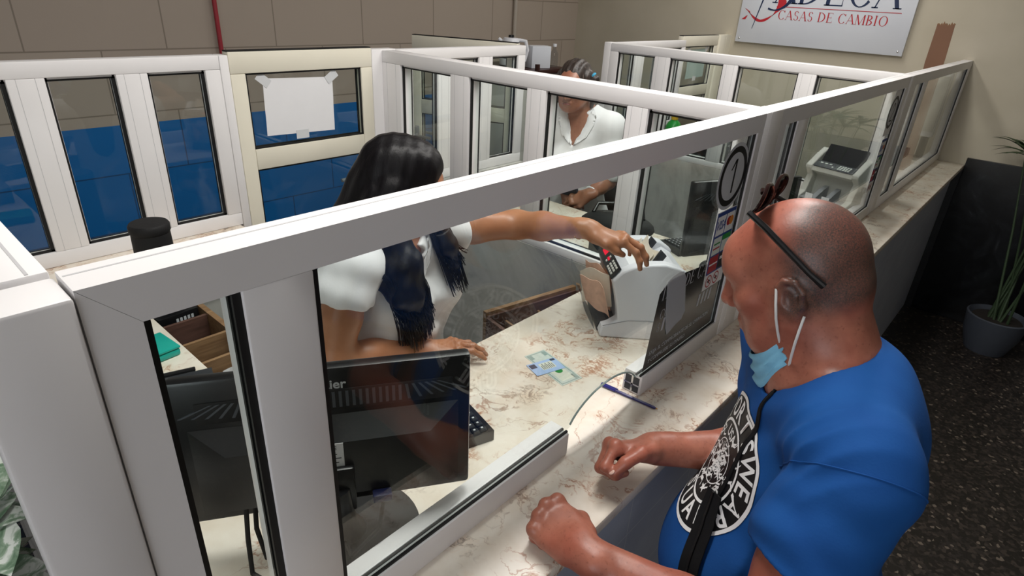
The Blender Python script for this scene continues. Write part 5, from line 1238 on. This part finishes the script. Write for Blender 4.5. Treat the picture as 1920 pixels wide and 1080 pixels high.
def strap_on(g, bvh, pts, w, off, n=8):
    'flat strap following a surface: both edges laid on it'
    P = [Vector(p) for p in pts]; fine = []
    for i in range(len(P)-1):
        for k in range(n): fine.append(P[i].lerp(P[i+1], k/n))
    fine.append(P[-1]); rows = []
    for i, p in enumerate(fine):
        q, nn, _, _ = bvh.find_nearest(p); t = (fine[min(i+1, len(fine)-1)]-fine[max(i-1, 0)]).normalized(); sd = nn.cross(t).normalized()
        rows.append([q+nn*off+sd*(w*x) for x in (-.5, 0, .5)])
    g.grid(rows, .0022); return g
def eyes(t, s, root, iris=True):
    for x in (-1, 1):
        c = t(x*.032, .0785, 0); g = G().ball(c, .0128*s, 18); e = g.build('eye', 'eye_white', root, angle=180)
        c2 = t(x*.032, .0855, -.001); G().ball(c2, .0064*s, 12).build('iris', 'iris_brown', e, angle=180)
def brows(t, root, mat, r=.0035):
    for x in (-1, 1):
        G().tube([t(x*.014, .0985, .0165), t(x*.030, .0945, .0215), t(x*.048, .081, .0165)], [r, r*1.1, r*.5], 8).build('eyebrow', mat, root, angle=180)
def cuff_ring(c, d, r, rr, mat, name, root, n=22, squash=1.0):
    d = Vector(d).normalized(); u = d.orthogonal().normalized(); v = d.cross(u)
    pts = [Vector(c)+(u*math.cos(2*math.pi*i/n)+v*math.sin(2*math.pi*i/n)*squash)*r for i in range(n+1)]
    return G().tube(pts, rr, 6).build(name, mat, root)

# ================================================================ the customer at counter one
mp_ = man_parts(); J = mp_['J']; t_, A_ = mp_['head']
man = thing('person', 'bald man in a blue t-shirt leaning on the counter with both fists', 'person', (.9, -.5, FL))
V, Q = grow(mp_['skin'], .0034)
L_ = (V-np.array(t_(0, 0, 0)))@A_.T; sm = lambda a, lo, hi: np.clip((a-lo)/(hi-lo), 0, 1)
scalp = sm(-L_[:, 1]-.30*L_[:, 2]+.012, -.004, .030)*sm(L_[:, 2], -.062, -.035)*sm(np.abs(L_[:, 0])*.9-L_[:, 1]*.9-.5*np.maximum(L_[:, 2]-.05, 0), .01, .045)*(np.linalg.norm(L_, axis=1) < .17)
np_mesh('body', V, Q, 'ruddy_skin', man, scalp)
VS, QS = grow(mp_['shirt'], .0042); np_mesh('shirt', VS, QS, 'blue_cotton', man); bs = bvh_of(VS, QS)
V, Q = grow(mp_['trousers'], .008); np_mesh('trousers', V, Q, 'trouser_dark', man)
for b in mp_['shoes']: V, Q = grow(b, .007); np_mesh('shoe', V, Q, 'shoe_black', man)
eyes(t_, .995, man); brows(t_, man, 'greying_hair')
# nail on the right thumb
(_, _, _), (tips, tp, P_) = mp_['hands']; d_ = unit(tp[3]-tp[2]); e_n = unit(P_(0, 0, 1)-P_(0, 0, 0)); e_t = unit(P_(0, 1, 0)-P_(0, 0, 0)); nn = unit(e_t*.75+e_n*.65-d_*(d_@(e_t*.75+e_n*.65)))
g = G(frame_m(tp[3]+nn*.0082+d_*.001, np.cross(d_, nn), d_, nn)); g.ball((0, 0, 0), (.0052, .0068, .0016), 12); g.build('nail', 'nail', man, angle=180)
# collar band along the neckline and the sleeve seam
s_, fb_ = J['s'], J['fb']; rows = []; c0 = J['N0']+fb_*.02
for i in range(56):
    a = 2*math.pi*i/56; d = s_*math.cos(a)+fb_*math.sin(a); got = None
    for r in np.arange(.035, .16, .002):
        h_ = bs.ray_cast(Vector(c0+d*r+V3(0, 0, .25)), Vector((0, 0, -1)))
        if h_[0] is not None and h_[1].z > .12 and h_[0].z > J['N0'][2]-.16: got = r; break
    if got is None: continue
    row = []
    for k in range(4):
        h_ = bs.ray_cast(Vector(c0+d*(got+.001+.0062*k)+V3(0, 0, .25)), Vector((0, 0, -1)))
        if h_[0] is None: break
        row.append(h_[0]+h_[1]*(.0030 if k in (1, 2) else .0012))
    if len(row) == 4: rows.append(row)
if len(rows) > 20: rows.append(rows[0]); G().grid(rows).build('collar_band', 'blue_cotton', man, angle=180)
dl = Vector(unit(J['LE']-J['LS'])*.75+unit(J['LS']-J['N0'])*.66).normalized(); cl = Vector(J['LS'])+dl*.012; u_ = dl.orthogonal().normalized(); v_ = dl.cross(u_); pts = []
for i in range(61):
    a = 2*math.pi*i/60; d = u_*math.cos(a)+v_*math.sin(a)
    h_ = bs.ray_cast(cl+d*.14, -d)
    if h_[0] is not None and (h_[0]-cl).length > .045: pts.append(h_[0]+h_[1]*.0004)
if len(pts) > 10:
    run = [[pts[0]]]
    for p in pts[1:]:
        if (p-run[-1][-1]).length < .03: run[-1].append(p)
        else: run.append([p])
    g = G()
    for q in run:
        if len(q) > 3: g.tube(q, .0013, 6)
    g.build('sleeve_seam', 'blue_cotton', man)
# emblem on the chest, laid on the cloth
C0 = Vector((.800, -.272, .122)); ex = Vector(-s_)*-1; ex = Vector(s_)*-1; ez = Vector((.10, -.05, 1)).normalized(); ex = (ex-ez*ex.dot(ez)).normalized(); nv = ex.cross(ez); aw = Vector(fb_)*.96+Vector((-.25, 0, .1))
# seen from in front, his left is to the right: local x = his left, y = up, normal towards the viewer
if nv.dot(Vector(fb_)) < 0: nv = -nv
EM = frame_m(C0, ex, ez, nv)
pr = None
def ringmesh(g, r0, r1, n=72, rows=3, wob=0):
    P = [[Vector(((r0+(r1-r0)*j/rows)*(1+wob*math.sin(a*5))*math.cos(a), (r0+(r1-r0)*j/rows)*(1+wob*math.sin(a*5))*math.sin(a)*1.02, 0)) for a in [2*math.pi*i/n for i in range(n+1)]] for j in range(rows+1)]
    nb = len(g.bm.verts); g.grid([[EM @ p for p in r] for r in P])
g = G(); ringmesh(g, .002, .128, 72, 16, .012); drape(g, bs, .0010, aw); pr = g.build('chest_print', 'ink_black', man, angle=180)
g = G(); ringmesh(g, .121, .1275, 72, 1, .012); ringmesh(g, .073, .078, 60, 1); ringmesh(g, .040, .042, 40, 1)
rg = np.random.default_rng(3)
def arc_text(s, rad, a0, a1, h, flip=False):
    for i, ch in enumerate(s):
        a = math.radians(a0+(a1-a0)*(i+.5)/len(s)); rot = a-math.pi/2 if not flip else a+math.pi/2
        q = EM @ Matrix.Translation((rad*math.cos(a), rad*math.sin(a)*1.02, 0)) @ Matrix.Rotation(rot, 4, 'Z'); g.text(ch, h, q, .0002, font_bold=True, squeeze=.92)
arc_text('SPORTSWEAR', .0985, 165, -42, .050); arc_text('CASUAL', .0985, 192, 312, .046, True)
for k in range(5):
    a = math.radians(200+k*40); q = EM @ Matrix.Translation((.056*math.cos(a), .056*math.sin(a), 0)); pts = [q @ Vector((.010*math.cos(math.pi/2+i*math.pi/5)*(1 if i % 2 == 0 else .42), .010*math.sin(math.pi/2+i*math.pi/5)*(1 if i % 2 == 0 else .42), 0)) for i in range(10)]
    g.bm.faces.new([g.bm.verts.new(p) for p in pts])
for k in range(80):      # loose engraved strokes inside the rings
    a = rg.uniform(0, 6.28); r = rg.uniform(.004, .036) if k < 50 else rg.uniform(.046, .068); x, y = r*math.cos(a), r*math.sin(a); b2 = rg.uniform(0, 6.28)
    pts = [EM @ Vector((x+math.cos(b2+q*.5)*.011*(q-1.5), y+math.sin(b2+q*.7)*.011*(q-1.5), 0)) for q in range(4)]
    strip = [[p-Vector(ez)*.0019, p+Vector(ez)*.0019] for p in pts]; g.grid(strip)
g.text('USA', .026, EM @ Matrix.Translation((0, .056, 0)), .0002, font_bold=True)
drape(g, bs, .0017, aw); g.build('lettering', 'ink_white', pr, angle=180)

# sunglasses pushed up on the head
sg = thing('sunglasses', 'dark tortoise sunglasses pushed up on the bald man\'s head', 'sunglasses', t_(0, .06, .12))
for x in (-1, 1):
    G().tube([t_(x*.069, .026, .120), t_(x*.0785, .004, .094), t_(x*.0855, -.022, .055), t_(x*.0875, -.045, .018), t_(x*.0855, -.060, -.004)], [.0045, .0052, .0048, .0042, .0054], 10).build('temple', 'black_plastic', sg)
    c = Vector(t_(x*.038, .012, .133)); ax_ = [Vector(a) for a in A_]; ux = (ax_[0]-ax_[1]*.25*x).normalized(); n_ = (ax_[1]*.78+ax_[2]*.62).normalized(); ux = (ux-n_*ux.dot(n_)).normalized(); uy = n_.cross(ux)
    mm = frame_m(c, ux, uy, n_); rim = [Vector((.031*math.copysign(abs(math.cos(a))**.8, math.cos(a)), .023*math.copysign(abs(math.sin(a))**.8, math.sin(a)), -.006*math.cos(a)**2)) for a in [2*math.pi*i/28 for i in range(29)]]
    G(mm).tube(rim, .0032, 8).build('rim', 'tortoise', sg)
    g = G(); P = [[Vector((p.x*k, p.y*k, -.006*(p.x*k/.031)**2)) for p in rim] for k in (.02, .5, 1)]; g.grid([[mm @ p for p in r] for r in P], .0016); g.build('lens', 'lens_dark', sg, angle=180)
G().tube([t_(-.010, .018, .137), t_(0, .020, .141), t_(.010, .018, .137)], .0035, 8).build('bridge', 'tortoise', sg)

# surgical mask pulled down under the chin
mk = thing('face_mask', 'light blue surgical mask pulled down under the bald man\'s chin', 'mask', t_(0, .06, -.13))
rows = []
for j in range(9):
    v = j/8; row = []
    for i in range(25):
        u = -1+2*i/24; a = u*1.35; x = -.073*math.sin(a)/math.sin(1.35); y = .012+.094*math.cos(a)*1.0-.012; zz = -.134-.014*math.cos(a)+.030*abs(u)**3
        pl = .0035*math.sin(v*math.pi*5); rr = 1.0+.10*v
        row.append(Vector(t_(x*rr+.0, y*rr+pl-.006*v, zz+.022-.062*v*(1-.30*abs(u))+.006*math.sin(u*9)*v)))
    rows.append(row)
G().grid(rows, .0018).build('pleated_panel', 'blue_mask', mk, angle=60)
for x in (-1, 1):
    for a0, b0 in (((x*.072, .022, -.092), (x*.084, .006, .000)), ((x*.078, .014, -.128), (x*.088, -.026, -.046))):
        a1, b1 = Vector(t_(*a0)), Vector(t_(*b0)); md = a1.lerp(b1, .5)+Vector(t_(x*.012, 0, 0))-Vector(t_(0, 0, 0)); G().tube([a1, a1.lerp(md, .5)+Vector(A_[0])*.002*x, md, md.lerp(b1, .5)+Vector(A_[0])*.002*x, b1], .0021, 8).build('ear_loop', 'white_cord', mk)

# shoulder bag strap
bg = thing('shoulder_bag', 'black shoulder bag hanging across the bald man\'s chest', 'bag', (.70, -.33, -.05))
sp_ = [(.792, -.344, .312), (.783, -.334, .265), (.780, -.327, .205), (.771, -.319, .151), (.757, -.314, .098)]
strap_on(G(), bs, sp_, .0085, .004).build('strap', 'black_web', bg, angle=60)
bp = [(.757, -.314, .100), (.736, -.313, .059), (.705, -.317, .019), (.676, -.324, -.018), (.655, -.335, -.060), (.645, -.345, -.12)]
strap_on(G(), bs, bp, .042, .011).build('padded_strap', 'black_web', bg, angle=60)
strap_on(G(), bs, bp, .0045, .0145).build('zip', 'black_plastic', bg, angle=60)
g = G(); c = snap(bs, (.672, -.328, -.03), .016); g.tube([c+Vector((0, 0, .012)), c, c+Vector((0, 0, -.014))], .003, 8); g.build('zip_pull', 'steel', bg)
g = G(); bq = snap(bs, (.62, -.36, -.16), .02); g.box((-.055, -.012, -.10), (.055, .016, .03), .01, mtx=frame_m(bq, (-.83, -.56, 0), (-.56, .83, 0), (0, 0, 1))); g.build('pouch', 'black_matte', bg)

# ================================================================ the teller
tp_ = teller_parts(); J = tp_['J']; t_, A_ = tp_['head']
tl = thing('person', 'dark-haired woman teller in a white blouse feeding the counting machine', 'person', (.735, .64, FL))
V, Q = grow(tp_['skin'], .0034); np_mesh('body', V, Q, 'brown_skin', tl)
V, Q = grow(tp_['blouse'], .0042); np_mesh('blouse', V, Q, 'white_cotton', tl); bb = bvh_of(V, Q)
V, Q = grow(tp_['hair'], .0036); np_mesh('hair', V, Q, 'black_hair', tl); bh = bvh_of(V, Q)
V, Q = grow(tp_['trousers'], .008); np_mesh('trousers', V, Q, 'trouser_dark', tl)
for b in tp_['shoes']: V, Q = grow(b, .007); np_mesh('shoe', V, Q, 'shoe_black', tl)
eyes(t_, .90, tl); brows(t_, tl, 'black_hair')
g = G()
for path, n, r0 in ((tp_['locks'][0], 260, .042), ([p+V3(-.035, .012, .0) if i else p for i, p in enumerate(tp_['locks'][0])], 200, .034), (tp_['locks'][1], 180, .036)):
    for k in range(n):
        a = rg.uniform(0, 6.28); rr = r0*math.sqrt(rg.uniform(0, 1)); sidev = Vector((1, .25, 0)); dep = Vector((.2, -1, .15)); o = sidev*rr*math.cos(a)+dep*rr*.35*abs(math.sin(a))
        en = rg.uniform(-.055, .05); pts = [Vector(p) for p in path]; last = pts[-1]+Vector((rg.uniform(-.012, .018), -.004, -.02+en)); pts = [p+o*(1.0 if i else .8) for i, p in enumerate(pts)]; pts[-1] = last+o*.9
        pts = [snap(bb, p, .006+rg.uniform(0, .012)) if i >= 2 and bb.find_nearest(p)[3] < .035 else p for i, p in enumerate(pts)]
        fine = []
        for i in range(len(pts)-1):
            p0, p1, p2, p3 = pts[max(i-1, 0)], pts[i], pts[i+1], pts[min(i+2, len(pts)-1)]
            for q in range(4):
                u = q/4; fine.append(.5*((2*p1)+(p2-p0)*u+(2*p0-5*p1+4*p2-p3)*u*u+(3*p1-p0-3*p2+p3)*u**3))
        fine.append(pts[-1]); m_ = len(fine); g.tube(fine[1:], [.0017*(1-.75*(i/m_)**3) for i in range(m_-1)], 4)
o = g.build('hair_strands', 'black_hair', tl, angle=180); o['kind'] = 'stuff'
# collar, buttons, jewellery, glasses
s_, fb_ = Vector(J['s']), Vector(J['fb']); N0 = Vector(J['N0'])
for x in (-1, 1):
    g = G(); a = N0+s_*.060*x+fb_*.02+Vector((0, 0, .012)); b = N0+s_*.012*x+fb_*.115+Vector((0, 0, -.125)); c = N0+s_*.052*x+fb_*.10+Vector((0, 0, -.060)); d = N0+s_*.088*x+fb_*.03+Vector((0, 0, -.02))
    P = [[a.lerp(b, i/6).lerp(d.lerp(c, i/6) if i < 4 else c.lerp(b, (i-3)/4), j/3) for j in range(4)] for i in range(7)]
    g.grid(P, .002); drape(g, bb, .004, fb_+Vector((0, 0, .35))); g.build('collar', 'white_cotton', tl, angle=180)
for k in range(5):
    p = N0+fb_*.2+s_*.004+Vector((0, 0, -.150-.045*k)); hh = bb.ray_cast(p+fb_*.2, -fb_)
    if hh[0] is not None: G().ball(hh[0]+hh[1]*.001, (.0045, .0045, .0045), 10).build('button', 'white_plastic', tl)
pts = [N0+s_*(.052*math.cos(a))+fb_*(.035+.062*max(0, math.sin(a)))+Vector((0, 0, -.005-.085*max(0, math.sin(a)))) for a in [math.pi*i/16 for i in range(17)]]
nk = G().tube(pts, .0011, 6).build('necklace', 'gold', tl); G().ball(pts[8]+Vector((0, 0, -.006)), (.005, .002, .006), 10).build('pendant', 'gold', nk)
cuff_ring(J['LW']+unit(J['LE']-J['LW'])*.022, J['LE']-J['LW'], .0268, .0016, 'gold', 'bracelet', tl); cuff_ring(J['RW']+unit(J['RE']-J['RW'])*.03, J['RE']-J['RW'], .0275, .0011, 'gold', 'bracelet', tl)
gl = thing('eyeglasses', 'thin gold-rimmed glasses worn by the dark-haired teller', 'glasses', t_(0, .1, 0))
for x in (-1, 1):
    G().tube([t_(x*.033+.024*math.cos(a), .107-abs(.3*(x*.033+.024*math.cos(a))**2)*6, -.004+.020*math.sin(a)) for a in [2*math.pi*i/20 for i in range(21)]], .0011, 6).build('rim', 'gold', gl)
    G().tube([t_(x*.057, .100, .004), t_(x*.075, .06, .004), t_(x*.083, .0, .002)], .0012, 6).build('temple', 'gold', gl)
G().tube([t_(-.010, .107, .0), t_(0, .109, .003), t_(.010, .107, .0)], .0011, 6).build('bridge', 'gold', gl)
def stool(label, x, y, seat, back=None, cat='stool'):
    t = thing('office_chair' if back else 'bar_stool', label, 'chair' if back else 'stool', (x, y, FL))
    G().lathe([(0, seat-.07), (.17, seat-.07), (.20, seat-.05), (.20, seat-.015), (.17, seat), (0, seat)], (x, y, 0), 32).build('seat', 'chair_black', t)
    G().tube([(x, y, FL+.08), (x, y, seat-.0705)], .024, 14).build('column', 'steel', t)
    for k in range(5):
        a = 2*math.pi*k/5+.3; G().tube([(x, y, FL+.085), (x+.26*math.cos(a), y+.26*math.sin(a), FL+.05)], [.02, .014], 8).build('leg', 'black_plastic', t); G().ball((x+.26*math.cos(a), y+.26*math.sin(a), FL+.026), .025, 12).build('caster', 'black_plastic', t)
    if back:
        bx_, by_ = back; d = Vector((bx_-x, by_-y, 0)).normalized(); s2 = Vector((-d.y, d.x, 0)); mm = frame_m((bx_, by_, 0), s2, d, (0, 0, 1))
        g = G(mm); P = [[mm @ Vector((-.21+.42*i/10, -.05*math.cos((i-5)/5*1.2)+.05, seat+.10+.44*j/8)) for i in range(11)] for j in range(9)]
        q = G(); q.grid(P, .035); q.build('backrest', 'chair_black', t, angle=60); g.bm.free()
        G().tube([(x+d.x*.12, y+d.y*.12, seat-.05), (bx_+d.x*.06, by_+d.y*.06, seat+.0), (bx_+d.x*.055, by_+d.y*.055, seat+.25)], .018, 10).build('back_bar', 'black_plastic', t)
        for sg_ in (-1, 1):
            a = Vector((x, y, 0))+s2*.24*sg_; G().tube([a+Vector((0, 0, seat-.04))-s2*.05*sg_, a+Vector((0, 0, seat+.02)), a+Vector((0, 0, seat+.17))], .014, 8).build('arm_post', 'black_plastic', t); G().box((-.03, -.11, 0), (.03, .11, .025), .01, mtx=frame_m(a+Vector((0, 0, seat+.17)), s2, d, (0, 0, 1))).build('armrest', 'dark_grey_plastic', t)
    return t
stool('black stool under the dark-haired teller', .74, .67, -.335)

# ================================================================ the older woman
ep = elder_parts(); J = ep['J']; t_, A_ = ep['head']
el = thing('person', 'older woman in a white blouse with a side ponytail, seated behind the glass', 'person', (2.3, 1.15, FL))
V, Q = grow(ep['skin'], .0038); np_mesh('body', V, Q, 'tan_skin', el)
V, Q = grow(ep['blouse'], .005); np_mesh('blouse', V, Q, 'white_cotton', el); bb = bvh_of(V, Q)
V, Q = grow(ep['hair'], .004); np_mesh('hair', V, Q, 'greying_hair', el)
V, Q = grow(ep['skirt'], .008); np_mesh('skirt', V, Q, 'skirt_navy', el)
for b in ep['shoes']: V, Q = grow(b, .007); np_mesh('shoe', V, Q, 'shoe_black', el)
eyes(t_, .86, el); brows(t_, el, 'greying_hair')
G().tube([t_(-.022, .1015, -.0695), t_(-.008, .1055, -.068), t_(.008, .1055, -.068), t_(.022, .1015, -.0695)], [.001, .0034, .0034, .001], 8).build('lips', 'lip', el, angle=180)
cuff_ring(Vector(ep['tail'])+(Vector(t_(-.1, -.03, .03))-Vector(t_(-.078, -.03, .055)))*.4, Vector(t_(-.1, -.03, .03))-Vector(t_(-.078, -.03, .055)), .016, .006, 'scrunchie', 'hair_tie', el)
s_, fb_ = Vector(J['s']), Vector(J['fb']); N0 = Vector(J['N0'])
for x in (-1, 1):
    g = G(); a = N0+s_*.062*x+fb_*.02+Vector((0, 0, .02)); b = N0+s_*.008*x+fb_*.115+Vector((0, 0, -.135)); c = N0+s_*.078*x+fb_*.10+Vector((0, 0, -.075)); d = N0+s_*.092*x+fb_*.03+Vector((0, 0, -.01))
    P = [[a.lerp(b, i/6).lerp(d.lerp(c, i/6) if i < 4 else c.lerp(b, (i-3)/4), j/3) for j in range(4)] for i in range(7)]
    g.grid(P, .003); drape(g, bb, .007, fb_+Vector((0, 0, .35))); g.build('lapel', 'white_cotton', el, angle=180)
for k in range(4):
    p = N0+fb_*.2+Vector((0, 0, -.165-.05*k)); hh = bb.ray_cast(p+fb_*.2, -fb_)
    if hh[0] is not None: G().ball(hh[0]+hh[1]*.001, (.005, .005, .005), 10).build('button', 'white_plastic', el)
cuff_ring(J['LW']+unit(J['LE']-J['LW'])*.02, J['LE']-J['LW'], .030, .0042, 'white_plastic', 'bracelet', el)
wl = thing('wallet', 'dark blue wallet held in the older woman\'s lap', 'wallet', (2.12, 1.05, .03)); mm = frame_m((2.115, 1.055, .062), (.35, -.90, -.1), (-.6, -.2, .75), (.6, .25, .7))
G(mm).box((-.055, -.04, -.014), (.055, .04, .014), .008).build('body', 'skirt_navy', wl); G(mm).box((-.012, -.042, .0145), (.012, .012, .018), .002).build('flap', 'ink_navy', wl)
stool('black office chair the older woman sits on', 2.38, 1.20, -.34, (2.58, 1.27))
# ================================================================ put the counter top at its height above the floor
for o in list(bpy.data.objects):
    if o.parent is None and o.type in ('EMPTY', 'MESH'): o.location.z += UP
